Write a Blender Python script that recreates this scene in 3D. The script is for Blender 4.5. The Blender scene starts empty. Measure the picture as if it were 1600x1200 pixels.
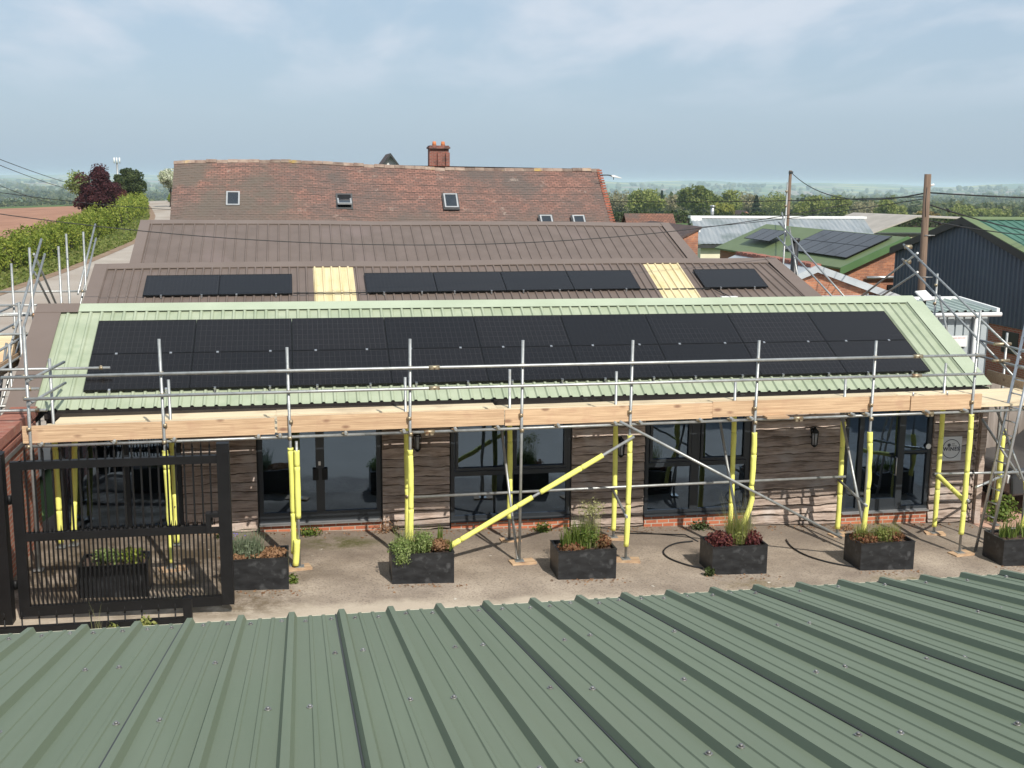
import bpy, math, random
import numpy as np
from mathutils import Vector, Matrix
random.seed(7); RNG = np.random.default_rng(11)
S = bpy.context.scene
COL = S.collection
R = math.radians
ORG = {}

# ---------------------------------------------------------------- materials
def nt(m):
    m.use_nodes = True
    t = m.node_tree; t.nodes.clear()
    return t, t.nodes, t.links

def pmat(name, c1, c2=None, scale=4.0, rough=.7, metal=0.0, bump=0.0, bscale=None, stretch=(1,1,1), detail=6,
         lo=.35, hi=.65, island=0.0, obj=0.0, spec=.5, coord='Object', c3=None, s3=1.0, lo3=.55, hi3=.75, coat=0.0, rvar=0.0):
    m = bpy.data.materials.new(name); t, N, L = nt(m)
    out = N.new('ShaderNodeOutputMaterial'); b = N.new('ShaderNodeBsdfPrincipled'); L.new(b.outputs[0], out.inputs[0])
    b.inputs['Roughness'].default_value = rough; b.inputs['Metallic'].default_value = metal
    b.inputs['Specular IOR Level'].default_value = spec; b.inputs['Coat Weight'].default_value = coat
    tc = N.new('ShaderNodeTexCoord'); mp = N.new('ShaderNodeMapping'); mp.inputs['Scale'].default_value = stretch
    L.new(tc.outputs[coord], mp.inputs[0])
    no = N.new('ShaderNodeTexNoise'); no.inputs['Scale'].default_value = scale; no.inputs['Detail'].default_value = detail
    no.inputs['Roughness'].default_value = .6; L.new(mp.outputs[0], no.inputs['Vector'])
    rp = N.new('ShaderNodeValToRGB'); rp.color_ramp.elements[0].position = lo; rp.color_ramp.elements[1].position = hi
    rp.color_ramp.elements[0].color = (*c1, 1); rp.color_ramp.elements[1].color = (*(c2 or c1), 1)
    L.new(no.outputs[0], rp.inputs[0]); col = rp.outputs[0]
    if c3:
        n3 = N.new('ShaderNodeTexNoise'); n3.inputs['Scale'].default_value = s3; n3.inputs['Detail'].default_value = 5
        L.new(tc.outputs[coord], n3.inputs['Vector'])
        r3 = N.new('ShaderNodeMapRange'); r3.inputs[1].default_value = lo3; r3.inputs[2].default_value = hi3
        L.new(n3.outputs[0], r3.inputs[0])
        mx = N.new('ShaderNodeMix'); mx.data_type = 'RGBA'; mx.inputs[7].default_value = (*c3, 1)
        L.new(r3.outputs[0], mx.inputs[0]); L.new(col, mx.inputs[6]); col = mx.outputs[2]
    if island:
        g = N.new('ShaderNodeNewGeometry'); mr = N.new('ShaderNodeMapRange')
        mr.inputs[3].default_value = 1 - island; mr.inputs[4].default_value = 1 + island
        L.new(g.outputs['Random Per Island'], mr.inputs[0])
        hs = N.new('ShaderNodeHueSaturation'); L.new(mr.outputs[0], hs.inputs['Value']); L.new(col, hs.inputs['Color']); col = hs.outputs[0]
    if obj:
        g = N.new('ShaderNodeObjectInfo'); mr = N.new('ShaderNodeMapRange')
        mr.inputs[3].default_value = 1 - obj; mr.inputs[4].default_value = 1 + obj
        L.new(g.outputs['Random'], mr.inputs[0])
        hs = N.new('ShaderNodeHueSaturation'); L.new(mr.outputs[0], hs.inputs['Value']); L.new(col, hs.inputs['Color']); col = hs.outputs[0]
    L.new(col, b.inputs['Base Color'])
    if rvar:
        mr = N.new('ShaderNodeMapRange'); mr.inputs[3].default_value = rough - rvar; mr.inputs[4].default_value = rough + rvar
        L.new(no.outputs[0], mr.inputs[0]); L.new(mr.outputs[0], b.inputs['Roughness'])
    if bump:
        nb = N.new('ShaderNodeTexNoise'); nb.inputs['Scale'].default_value = bscale or scale * 6; nb.inputs['Detail'].default_value = 4
        L.new(mp.outputs[0], nb.inputs['Vector'])
        bp = N.new('ShaderNodeBump'); bp.inputs['Strength'].default_value = bump; bp.inputs['Distance'].default_value = .02
        L.new(nb.outputs[0], bp.inputs['Height']); L.new(bp.outputs[0], b.inputs['Normal'])
    return m

def knots(m, sx, sz, col, size=.09):
    t = m.node_tree; N, L = t.nodes, t.links; b = next(n for n in N if n.type == 'BSDF_PRINCIPLED'); src = b.inputs['Base Color'].links[0].from_socket
    tc = N.new('ShaderNodeTexCoord'); oi = N.new('ShaderNodeObjectInfo'); mp = N.new('ShaderNodeMapping'); mp.inputs['Scale'].default_value = (sx, sz, sz); L.new(tc.outputs['Object'], mp.inputs[0])
    ad = N.new('ShaderNodeVectorMath'); L.new(mp.outputs[0], ad.inputs[0]); L.new(oi.outputs['Random'], ad.inputs[1])
    v = N.new('ShaderNodeTexVoronoi'); v.inputs['Scale'].default_value = 1; L.new(ad.outputs[0], v.inputs['Vector'])
    r = N.new('ShaderNodeMapRange'); r.inputs[1].default_value = size; r.inputs[2].default_value = size*.45; r.inputs[4].default_value = .8; L.new(v.outputs['Distance'], r.inputs[0])
    mx = N.new('ShaderNodeMix'); mx.data_type = 'RGBA'; mx.inputs[7].default_value = (*col, 1); L.new(r.outputs[0], mx.inputs[0]); L.new(src, mx.inputs[6]); L.new(mx.outputs[2], b.inputs['Base Color'])
def brickmat(name, c1, c2, mortar, bw=.225, bh=.075, ms=.01, rough=.85, dark=None, ds=.6, lo=.5, hi=.62, axis='XZ', slope=1.0, bump=.6, flake=None):
    m = bpy.data.materials.new(name); t, N, L = nt(m)
    out = N.new('ShaderNodeOutputMaterial'); b = N.new('ShaderNodeBsdfPrincipled'); L.new(b.outputs[0], out.inputs[0])
    b.inputs['Roughness'].default_value = rough
    tc = N.new('ShaderNodeTexCoord'); sp = N.new('ShaderNodeSeparateXYZ'); L.new(tc.outputs['Object'], sp.inputs[0])
    cb = N.new('ShaderNodeCombineXYZ')
    if axis == 'XZ': a, c = 0, 2
    elif axis == 'YZ': a, c = 1, 2
    else: a, c = 0, 1
    L.new(sp.outputs[a], cb.inputs[0])
    ml = N.new('ShaderNodeMath'); ml.operation = 'MULTIPLY'; ml.inputs[1].default_value = slope
    L.new(sp.outputs[c], ml.inputs[0]); L.new(ml.outputs[0], cb.inputs[1])
    br = N.new('ShaderNodeTexBrick'); br.inputs['Scale'].default_value = 1; br.inputs['Brick Width'].default_value = bw
    br.inputs['Row Height'].default_value = bh; br.inputs['Mortar Size'].default_value = ms; br.inputs['Bias'].default_value = 0
    br.inputs['Color1'].default_value = (*c1, 1); br.inputs['Color2'].default_value = (*c2, 1); br.inputs['Mortar'].default_value = (*mortar, 1)
    L.new(cb.outputs[0], br.inputs['Vector']); col = br.outputs[0]
    def over(colr, scale, lo, hi, seed):
        nonlocal col
        mp = N.new('ShaderNodeMapping'); mp.inputs['Location'].default_value = (seed, seed * 2, 0); L.new(cb.outputs[0], mp.inputs[0])
        n = N.new('ShaderNodeTexNoise'); n.inputs['Scale'].default_value = scale; n.inputs['Detail'].default_value = 9; n.inputs['Roughness'].default_value = .72
        L.new(mp.outputs[0], n.inputs['Vector'])
        r = N.new('ShaderNodeMapRange'); r.inputs[1].default_value = lo; r.inputs[2].default_value = hi; r.inputs[4].default_value = .85
        L.new(n.outputs[0], r.inputs[0])
        mx = N.new('ShaderNodeMix'); mx.data_type = 'RGBA'; mx.inputs[7].default_value = (*colr, 1)
        L.new(r.outputs[0], mx.inputs[0]); L.new(col, mx.inputs[6]); col = mx.outputs[2]
    if dark: over(dark, ds, lo, hi, 3)
    if flake: over(flake, ds * 5, .6, .72, 9)
    L.new(col, b.inputs['Base Color'])
    if bump:
        bp = N.new('ShaderNodeBump'); bp.inputs['Strength'].default_value = bump; bp.inputs['Distance'].default_value = .01; bp.invert = True
        L.new(br.outputs['Fac'], bp.inputs['Height']); L.new(bp.outputs[0], b.inputs['Normal'])
    return m

def leafmat(name, cols, trans=.42, rough=.6):
    m = bpy.data.materials.new(name); t, N, L = nt(m); cols = [tuple(min(.7, q*1.3) for q in c) for c in cols]
    out = N.new('ShaderNodeOutputMaterial'); b = N.new('ShaderNodeBsdfPrincipled'); b.inputs['Roughness'].default_value = rough
    b.inputs['Specular IOR Level'].default_value = .25
    g = N.new('ShaderNodeNewGeometry'); rp = N.new('ShaderNodeValToRGB')
    while len(rp.color_ramp.elements) < len(cols): rp.color_ramp.elements.new(.5)
    for i, c in enumerate(cols):
        rp.color_ramp.elements[i].position = i / max(1, len(cols) - 1); rp.color_ramp.elements[i].color = (*c, 1)
    L.new(g.outputs['Random Per Island'], rp.inputs[0]); L.new(rp.outputs[0], b.inputs['Base Color'])
    tr = N.new('ShaderNodeBsdfTranslucent'); L.new(rp.outputs[0], tr.inputs[0])
    mx = N.new('ShaderNodeMixShader'); mx.inputs[0].default_value = trans
    L.new(b.outputs[0], mx.inputs[1]); L.new(tr.outputs[0], mx.inputs[2]); L.new(mx.outputs[0], out.inputs[0])
    return m

M = {}
M['sage'] = pmat('sage_coated_sheet', (.3,.345,.235), (.365,.405,.29), 2.2, .45, bump=.05, bscale=30, c3=(.27,.32,.22), s3=3.5, lo3=.56, hi3=.8, spec=.35)
M['sage_trim'] = pmat('sage_flashing', (.355,.405,.29), (.4,.45,.33), 1.2, .45, spec=.35)
M['brown'] = pmat('brown_coated_sheet', (.13,.1,.083), (.154,.119,.1), 1.6, .5, bump=.04, bscale=25, c3=(.17,.13,.115), s3=.7, spec=.3)
M['brown_trim'] = pmat('brown_flashing', (.155,.12,.1), (.175,.137,.116), .8, .5, spec=.3)
M['dgreen'] = pmat('moss_green_sheet', (.132,.163,.105), (.155,.188,.125), 1.0, .5, stretch=(5,.22,1), detail=10, lo=.3, hi=.7, bump=.03, bscale=40, c3=(.148,.175,.118), s3=.7, lo3=.5, hi3=.8, spec=.3)
M['screw'] = pmat('screw_steel', (.3,.3,.29), (.18,.17,.16), 20, .45, .6)
M['barngreen'] = pmat('barn_green_sheet', (.125,.165,.07), (.145,.19,.085), .6, .5, spec=.3)
M['barnteal'] = pmat('barn_teal_sheet', (.055,.14,.1), (.075,.17,.125), .6, .5, spec=.3)
M['navy'] = pmat('navy_sheet', (.075,.098,.132), (.09,.118,.155), .4, .45, spec=.4)
M['darktrim'] = pmat('dark_trim', (.028,.03,.03), (.04,.042,.04), 2, .5)
M['galv_tube'] = pmat('galvanised_tube', (.42,.43,.42), (.3,.31,.3), 9, .42, .55, stretch=(1,1,1), c3=(.3,.27,.23), s3=4, lo3=.6, hi3=.8, bump=.1, bscale=60)
M['coupler'] = pmat('coupler_steel', (.42,.36,.25), (.3,.24,.16), 30, .5, .8, c3=(.3,.14,.07), s3=9)
M['foam'] = pmat('yellow_foam', (.84,.83,.2), (.74,.73,.17), 5, .75, bump=.15, bscale=20, c3=(.5,.5,.12), s3=5, lo3=.62, hi3=.85)
M['timber'] = pmat('scaffold_timber', (.62,.44,.27), (.4,.255,.15), 5, .8, stretch=(.25,7,8), bump=.4, bscale=12, c3=(.42,.25,.16), s3=3.2, lo3=.56, hi3=.85, obj=.16, detail=10, lo=.32, hi=.66)
M['timber_pale'] = pmat('pale_deck_timber', (.7,.58,.39), (.6,.48,.31), 3, .75, stretch=(.3,8,8), bump=.2, bscale=12, c3=(.45,.34,.22), s3=1.6, lo3=.56, hi3=.8, obj=.16, detail=9)
knots(M['timber'], 2.2, 5, (.2,.1,.06), .2); knots(M['timber_pale'], 1.6, 5, (.3,.18,.1), .16)
M['clad'] = pmat('weathered_larch', (.45,.355,.295), (.19,.14,.11), 1.9, .88, stretch=(1.5,6,13), bump=.8, bscale=5, c3=(.46,.4,.36), s3=2.2, lo3=.5, hi3=.72, island=.3, detail=12, lo=.4, hi=.68)
M['fence'] = pmat('weathered_fence', (.34,.29,.25), (.24,.2,.17), 3, .85, stretch=(5,5,.5), bump=.3, island=.22, detail=8)
M['brick'] = brickmat('orange_brick', (.5,.16,.075), (.36,.1,.05), (.42,.36,.29), dark=(.16,.07,.05), ds=2.5, lo=.55, hi=.75, flake=(.55,.35,.22))
M['brick_y'] = brickmat('orange_brick_side', (.42,.14,.08), (.33,.1,.06), (.36,.3,.25), axis='YZ', dark=(.16,.07,.05), ds=2.5, lo=.55, hi=.75)
M['coping'] = pmat('brick_coping', (.34,.14,.095), (.26,.1,.07), 4, .85, bump=.4, c3=(.3,.2,.15), s3=5)
M['oldbrick'] = brickmat('old_rough_brick', (.5,.2,.1), (.27,.1,.055), (.4,.23,.15), dark=(.2,.1,.07), ds=1.8, lo=.45, hi=.65, flake=(.62,.45,.3))
M['chimbrick'] = brickmat('chimney_brick', (.3,.09,.06), (.22,.07,.05), (.25,.18,.15), dark=(.08,.05,.045), ds=2)
M['frame'] = pmat('anthracite_frame', (.022,.027,.033), (.027,.032,.038), 3, .4)
M['black'] = pmat('black_painted_steel', (.006,.006,.0065), (.009,.009,.0095), 6, .5, bump=.05, spec=.25)
M['black2'] = pmat('black_plastic', (.016,.016,.017), (.022,.022,.022), 5, .4)
M['gutter'] = pmat('dark_brown_gutter', (.02,.017,.016), (.028,.024,.022), 3, .35)
M['alu'] = pmat('silver_aluminium', (.6,.6,.6), (.5,.5,.5), 6, .35, .8)
M['white'] = pmat('white_paint', (.78,.78,.76), (.72,.72,.7), 4, .5)
M['cream'] = pmat('cream_render', (.75,.7,.52), (.68,.63,.46), .8, .8)
M['trough'] = pmat('blackened_zinc', (.012,.013,.015), (.035,.037,.04), 3.5, .42, .2, stretch=(1,1,2.5), c3=(.08,.083,.087), s3=9, lo3=.56, hi3=.8, rvar=.15, detail=10, lo=.4, hi=.75)
M['soil'] = pmat('dark_soil', (.06,.04,.028), (.11,.07,.05), 14, .95, bump=.6)
M['dark_in'] = pmat('dark_interior', (.035,.035,.035), (.05,.05,.05), 1, .9)
M['blind'] = pmat('grey_blind', (.42,.43,.45), (.38,.39,.41), 2, .8)
M['galvroof'] = pmat('weathered_galvanised', (.5,.53,.54), (.4,.43,.45), 1.4, .5, .2, c3=(.42,.25,.16), s3=.8, lo3=.62, hi3=.72)
M['asb'] = pmat('grey_fibre_cement', (.2,.23,.25), (.29,.31,.32), .9, .8, stretch=(4,.3,.3), c3=(.14,.17,.17), s3=.5, lo3=.5, hi3=.7)
M['paleasb'] = pmat('pale_fibre_cement', (.42,.38,.33), (.33,.3,.26), .8, .85)
M['greycab'] = pmat('grey_cabin_sheet', (.42,.46,.47), (.37,.41,.42), 1.2, .45)
M['cabroof'] = pmat('pale_cabin_roof', (.3,.36,.32), (.38,.44,.4), 1.2, .45)
M['shedwall'] = pmat('shed_wall_grey', (.2,.22,.23), (.24,.26,.27), 1.2, .6)  # plain grey of the walls under the brown roofs
M['polewood'] = pmat('weathered_pole', (.2,.135,.095), (.12,.08,.055), 3, .9, stretch=(8,8,.4), bump=.4)
M['wire'] = pmat('black_cable', (.012,.012,.012), (.016,.016,.016), 3, .6)
M['yellowgrp'] = pmat('yellowed_rooflight', (.58,.47,.25), (.68,.58,.36), 1.6, .4, stretch=(7,.5,.5), c3=(.56,.45,.2), s3=3)
M['tile_small'] = brickmat('brown_tile', (.24,.11,.07), (.17,.08,.055), (.07,.04,.03), bw=.17, bh=.1, ms=.012, axis='XY', slope=1.4, dark=(.09,.07,.06), ds=.7)
M['slate_dark'] = pmat('dark_tiles', (.1,.065,.055), (.065,.045,.04), 4, .8, bump=.4)
M['carbody'] = pmat('grey_car_paint', (.05,.052,.056), (.056,.058,.062), 2, .28, .4, coat=.5)
M['rubber'] = pmat('tyre_rubber', (.015,.015,.015), (.02,.02,.02), 8, .85)
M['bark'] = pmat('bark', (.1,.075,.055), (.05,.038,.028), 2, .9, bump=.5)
M['ridge'] = pmat('ridge_mortar_tile', (.17,.11,.085), (.3,.23,.18), 3, .9, c3=(.4,.27,.06), s3=.9, lo3=.62, hi3=.7, bump=.4, island=.3)
M['pot'] = pmat('terracotta', (.55,.2,.08), (.45,.15,.06), 6, .8)
M['lead'] = pmat('rooflight_frame', (.42,.43,.43), (.34,.35,.35), 4, .5, .3)
M['signgrey'] = pmat('pale_sign_face', (.55,.56,.57), (.5,.51,.52), 5, .5)
M['ink'] = pmat('dark_ink', (.035,.037,.05), (.045,.047,.06), 5, .6)
M['redink'] = pmat('red_ink', (.6,.3,.27), (.6,.3,.27), 5, .6)

def glassmat(name, tint=(.3,.34,.37), refl=(.5,.7,1.0), ior=2.6):
    m = bpy.data.materials.new(name); t, N, L = nt(m)
    out = N.new('ShaderNodeOutputMaterial'); tr = N.new('ShaderNodeBsdfTransparent'); tr.inputs[0].default_value = (*tint, 1)
    gl = N.new('ShaderNodeBsdfGlossy'); gl.inputs[0].default_value = (*refl, 1); gl.inputs['Roughness'].default_value = .02
    fr = N.new('ShaderNodeFresnel'); fr.inputs[0].default_value = ior
    tc = N.new('ShaderNodeTexCoord'); n = N.new('ShaderNodeTexNoise'); n.inputs['Scale'].default_value = 2.2; n.inputs['Detail'].default_value = 1
    L.new(tc.outputs['Object'], n.inputs['Vector'])
    bp = N.new('ShaderNodeBump'); bp.inputs['Strength'].default_value = .06; bp.inputs['Distance'].default_value = .05
    L.new(n.outputs[0], bp.inputs['Height']); L.new(bp.outputs[0], gl.inputs['Normal'])
    mx = N.new('ShaderNodeMixShader'); L.new(fr.outputs[0], mx.inputs[0]); L.new(tr.outputs[0], mx.inputs[1]); L.new(gl.outputs[0], mx.inputs[2])
    L.new(mx.outputs[0], out.inputs[0]); return m
M['glass'] = glassmat('tinted_glass')
M['skyglass'] = pmat('dark_rooflight_glass', (.02,.025,.03), (.03,.035,.04), 2, .06, spec=.8)

def panelmat():
    m = bpy.data.materials.new('solar_cells'); t, N, L = nt(m)
    out = N.new('ShaderNodeOutputMaterial'); b = N.new('ShaderNodeBsdfPrincipled'); L.new(b.outputs[0], out.inputs[0])
    b.inputs['Roughness'].default_value = .2; b.inputs['Specular IOR Level'].default_value = .3
    tc = N.new('ShaderNodeTexCoord'); sp = N.new('ShaderNodeSeparateXYZ'); L.new(tc.outputs['Object'], sp.inputs[0])
    def line(k, period, width):
        a = N.new('ShaderNodeMath'); a.operation = 'PINGPONG'; a.inputs[1].default_value = period / 2; L.new(sp.outputs[k], a.inputs[0])
        c = N.new('ShaderNodeMath'); c.operation = 'LESS_THAN'; c.inputs[1].default_value = width; L.new(a.outputs[0], c.inputs[0]); return c.outputs[0]
    def add(a, b_, f):
        x = N.new('ShaderNodeMath'); x.operation = 'MULTIPLY_ADD'; x.inputs[1].default_value = f; L.new(b_, x.inputs[0]); L.new(a, x.inputs[2]); return x.outputs[0]
    v = line(0, 1.702/18, .0035); v = add(v, line(1, 1.038/6, .004), 1.0); v = add(v, line(1, 1.038/60, .0016), .35)
    rp = N.new('ShaderNodeValToRGB'); rp.color_ramp.elements[0].color = (.0085,.0072,.0072,1); rp.color_ramp.elements[1].color = (.024,.0215,.021,1)
    L.new(v, rp.inputs[0])
    g = N.new('ShaderNodeObjectInfo'); hs = N.new('ShaderNodeHueSaturation'); mr = N.new('ShaderNodeMapRange'); mr.inputs[3].default_value = .8; mr.inputs[4].default_value = 1.25
    L.new(g.outputs['Random'], mr.inputs[0]); L.new(mr.outputs[0], hs.inputs['Value']); L.new(rp.outputs[0], hs.inputs['Color'])
    L.new(hs.outputs[0], b.inputs['Base Color']); return m
M['cells'] = panelmat()

def yardmat():
    m = bpy.data.materials.new('worn_yard_concrete'); t, N, L = nt(m)
    out = N.new('ShaderNodeOutputMaterial'); b = N.new('ShaderNodeBsdfPrincipled'); L.new(b.outputs[0], out.inputs[0]); b.inputs['Roughness'].default_value = .9
    tc = N.new('ShaderNodeTexCoord')
    def noise(scale, detail=6, loc=(0,0,0), rough=.6):
        mp = N.new('ShaderNodeMapping'); mp.inputs['Location'].default_value = loc; L.new(tc.outputs['Object'], mp.inputs[0])
        n = N.new('ShaderNodeTexNoise'); n.inputs['Scale'].default_value = scale; n.inputs['Detail'].default_value = detail; n.inputs['Roughness'].default_value = rough
        L.new(mp.outputs[0], n.inputs['Vector']); return n.outputs[0]
    def rng(v, lo, hi, a=0, c=1):
        r = N.new('ShaderNodeMapRange'); r.inputs[1].default_value = lo; r.inputs[2].default_value = hi; r.inputs[3].default_value = a; r.inputs[4].default_value = c
        L.new(v, r.inputs[0]); return r.outputs[0]
    def mix(f, a, colr, is_sock=False):
        x = N.new('ShaderNodeMix'); x.data_type = 'RGBA'; L.new(f, x.inputs[0]); L.new(a, x.inputs[6])
        x.inputs[7].default_value = (*colr, 1); return x.outputs[2]
    def mul(a, c):
        x = N.new('ShaderNodeMath'); x.operation = 'MULTIPLY'; L.new(a, x.inputs[0]); L.new(c, x.inputs[1]); return x.outputs[0]
    rp = N.new('ShaderNodeValToRGB'); rp.color_ramp.elements[0].position = .3; rp.color_ramp.elements[1].position = .7
    rp.color_ramp.elements[0].color = (.21,.165,.125,1); rp.color_ramp.elements[1].color = (.43,.355,.275,1)
    L.new(noise(1.1, 8), rp.inputs[0]); col = rp.outputs[0]
    col = mix(rng(noise(30, 4), .5, .68, 0, .75), col, (.12,.09,.07))
    col = mix(rng(noise(55, 2, (4,2,0)), .62, .74, 0, .5), col, (.48,.42,.36))
    sp = N.new('ShaderNodeSeparateXYZ'); L.new(tc.outputs['Object'], sp.inputs[0])
    # darker worn band close to the building, pale concrete apron towards the eaves opposite
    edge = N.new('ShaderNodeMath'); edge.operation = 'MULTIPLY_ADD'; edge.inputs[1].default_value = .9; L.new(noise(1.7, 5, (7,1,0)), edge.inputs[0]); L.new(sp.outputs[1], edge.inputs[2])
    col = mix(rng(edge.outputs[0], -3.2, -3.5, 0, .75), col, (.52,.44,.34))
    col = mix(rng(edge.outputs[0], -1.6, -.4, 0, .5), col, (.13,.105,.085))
    # moss and silt in the damp left corner
    def blob(cx, cy, rx, ry, colr, amt, sc):
        nonlocal col
        mp = N.new('ShaderNodeMapping'); mp.vector_type = 'POINT'; mp.inputs['Location'].default_value = (-cx/rx, -cy/ry, 0); mp.inputs['Scale'].default_value = (1/rx, 1/ry, 0)
        L.new(tc.outputs['Object'], mp.inputs[0]); ln = N.new('ShaderNodeVectorMath'); ln.operation = 'LENGTH'; L.new(mp.outputs[0], ln.inputs[0])
        f = mul(rng(ln.outputs['Value'], 1.1, .35), rng(noise(sc, 7, (cx, cy, 0), .7), .4, .58, 0, amt)); col = mix(f, col, colr)
    blob(.9, -2.0, 3.4, 2.8, (.075,.052,.028), 1.0, 1.6)
    blob(4.25, -.95, .8, .42, (.075,.075,.015), .95, 3)
    blob(2.6, -3.7, 1.2, .7, (.12,.085,.045), .8, 4)
    blob(10.8, -3.45, .8, .3, (.17,.13,.06), .7, 5)
    blob(13.4, -3.35, .7, .3, (.16,.13,.05), .7, 5)
    blob(8.5, -1.2, 1.5, .8, (.13,.1,.075), .6, 3)
    # lichen spots
    vo = N.new('ShaderNodeTexVoronoi'); vo.inputs['Scale'].default_value = 2.6; L.new(tc.outputs['Object'], vo.inputs['Vector'])
    wob = N.new('ShaderNodeMath'); wob.operation = 'MULTIPLY_ADD'; wob.inputs[1].default_value = .35; L.new(noise(14, 4), wob.inputs[0]); L.new(vo.outputs['Distance'], wob.inputs[2])
    f = mul(rng(wob.outputs[0], .27, .22), rng(noise(.8, 2, (3,8,0)), .5, .56)); col = mix(mul(f, rng(noise(21, 2), .4, .5)), col, (.62,.58,.5))
    L.new(col, b.inputs['Base Color'])
    wv = N.new('ShaderNodeTexWave'); wv.bands_direction = 'Y'; wv.inputs['Scale'].default_value = 9; wv.inputs['Distortion'].default_value = 6; wv.inputs['Detail'].default_value = 3
    L.new(tc.outputs['Object'], wv.inputs['Vector'])
    ad = N.new('ShaderNodeMath'); ad.operation = 'MULTIPLY_ADD'; ad.inputs[1].default_value = .6; L.new(noise(60, 3), ad.inputs[0]); L.new(wv.outputs['Fac'], ad.inputs[2])
    bp = N.new('ShaderNodeBump'); bp.inputs['Strength'].default_value = .3; bp.inputs['Distance'].default_value = .02; L.new(ad.outputs[0], bp.inputs['Height']); L.new(bp.outputs[0], b.inputs['Normal'])
    return m
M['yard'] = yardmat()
M['road'] = pmat('pale_lane_tarmac', (.34,.29,.24), (.42,.37,.31), .5, .9, c3=(.28,.22,.17), s3=.25, lo3=.5, hi3=.7, bump=.2, bscale=30)
M['vergeleaf'] = leafmat('verge_blades', [(.09,.12,.025),(.15,.18,.04),(.2,.2,.07)])
M['verge'] = pmat('verge_grass', (.075,.12,.025), (.12,.17,.04), 1.5, .95, c3=(.2,.16,.08), s3=.6, lo3=.55, hi3=.7, bump=.6, bscale=12)
M['plough'] = pmat('red_ploughed_soil', (.27,.13,.075), (.37,.19,.115), .25, .95, stretch=(1,1,1), bump=.8, bscale=3, c3=(.24,.11,.075), s3=.9)
M['gravel'] = pmat('grey_gravel', (.26,.23,.19), (.4,.37,.32), 14, .95, bump=.6, c3=(.12,.13,.06), s3=1.2)
M['pink'] = pmat('pink_hardstanding', (.46,.27,.19), (.55,.36,.27), 1.3, .9, bump=.3, c3=(.34,.2,.14), s3=.8)

def fieldmat():
    m = bpy.data.materials.new('patchwork_fields'); t, N, L = nt(m)
    out = N.new('ShaderNodeOutputMaterial'); b = N.new('ShaderNodeBsdfPrincipled'); L.new(b.outputs[0], out.inputs[0]); b.inputs['Roughness'].default_value = .95
    tc = N.new('ShaderNodeTexCoord'); mp = N.new('ShaderNodeMapping'); mp.inputs['Scale'].default_value = (1/310, 1/260, 0); mp.inputs['Location'].default_value = (.37,.61,0)
    L.new(tc.outputs['Object'], mp.inputs[0])
    vo = N.new('ShaderNodeTexVoronoi'); vo.inputs['Scale'].default_value = 1; vo.inputs['Randomness'].default_value = .85; L.new(mp.outputs[0], vo.inputs['Vector'])
    rp = N.new('ShaderNodeValToRGB'); rp.color_ramp.interpolation = 'CONSTANT'
    cs = [(.1,.17,.05),(.17,.23,.09),(.08,.14,.04),(.26,.28,.14),(.12,.2,.06),(.34,.25,.18),(.14,.22,.07),(.5,.47,.14),(.1,.16,.05),(.24,.26,.13)]
    while len(rp.color_ramp.elements) < len(cs): rp.color_ramp.elements.new(.5)
    for i, c in enumerate(cs): rp.color_ramp.elements[i].position = i/len(cs); rp.color_ramp.elements[i].color = (*c, 1)
    L.new(vo.outputs['Color'], rp.inputs[0])
    n = N.new('ShaderNodeTexNoise'); n.inputs['Scale'].default_value = .02; n.inputs['Detail'].default_value = 8; L.new(tc.outputs['Object'], n.inputs['Vector'])
    mx = N.new('ShaderNodeMix'); mx.data_type = 'RGBA'; mx.blend_type = 'MULTIPLY'; mx.inputs[0].default_value = .5
    L.new(rp.outputs[0], mx.inputs[6]); L.new(n.outputs[0], mx.inputs[7])
    # within 260 m of the yard: meadow grass
    sp = N.new('ShaderNodeVectorMath'); sp.operation = 'LENGTH'; L.new(tc.outputs['Object'], sp.inputs[0])
    mr = N.new('ShaderNodeMapRange'); mr.inputs[1].default_value = 330; mr.inputs[2].default_value = 360; L.new(sp.outputs['Value'], mr.inputs[0])
    g = N.new('ShaderNodeTexNoise'); g.inputs['Scale'].default_value = .3; g.inputs['Detail'].default_value = 8; L.new(tc.outputs['Object'], g.inputs['Vector'])
    gr = N.new('ShaderNodeValToRGB'); gr.color_ramp.elements[0].color = (.05,.095,.022,1); gr.color_ramp.elements[1].color = (.09,.15,.035,1); L.new(g.outputs[0], gr.inputs[0])
    m2 = N.new('ShaderNodeMix'); m2.data_type = 'RGBA'; L.new(mr.outputs[0], m2.inputs[0]); L.new(gr.outputs[0], m2.inputs[6]); L.new(mx.outputs[2], m2.inputs[7])
    L.new(m2.outputs[2], b.inputs['Base Color']); return m
M['fields'] = fieldmat()

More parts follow.
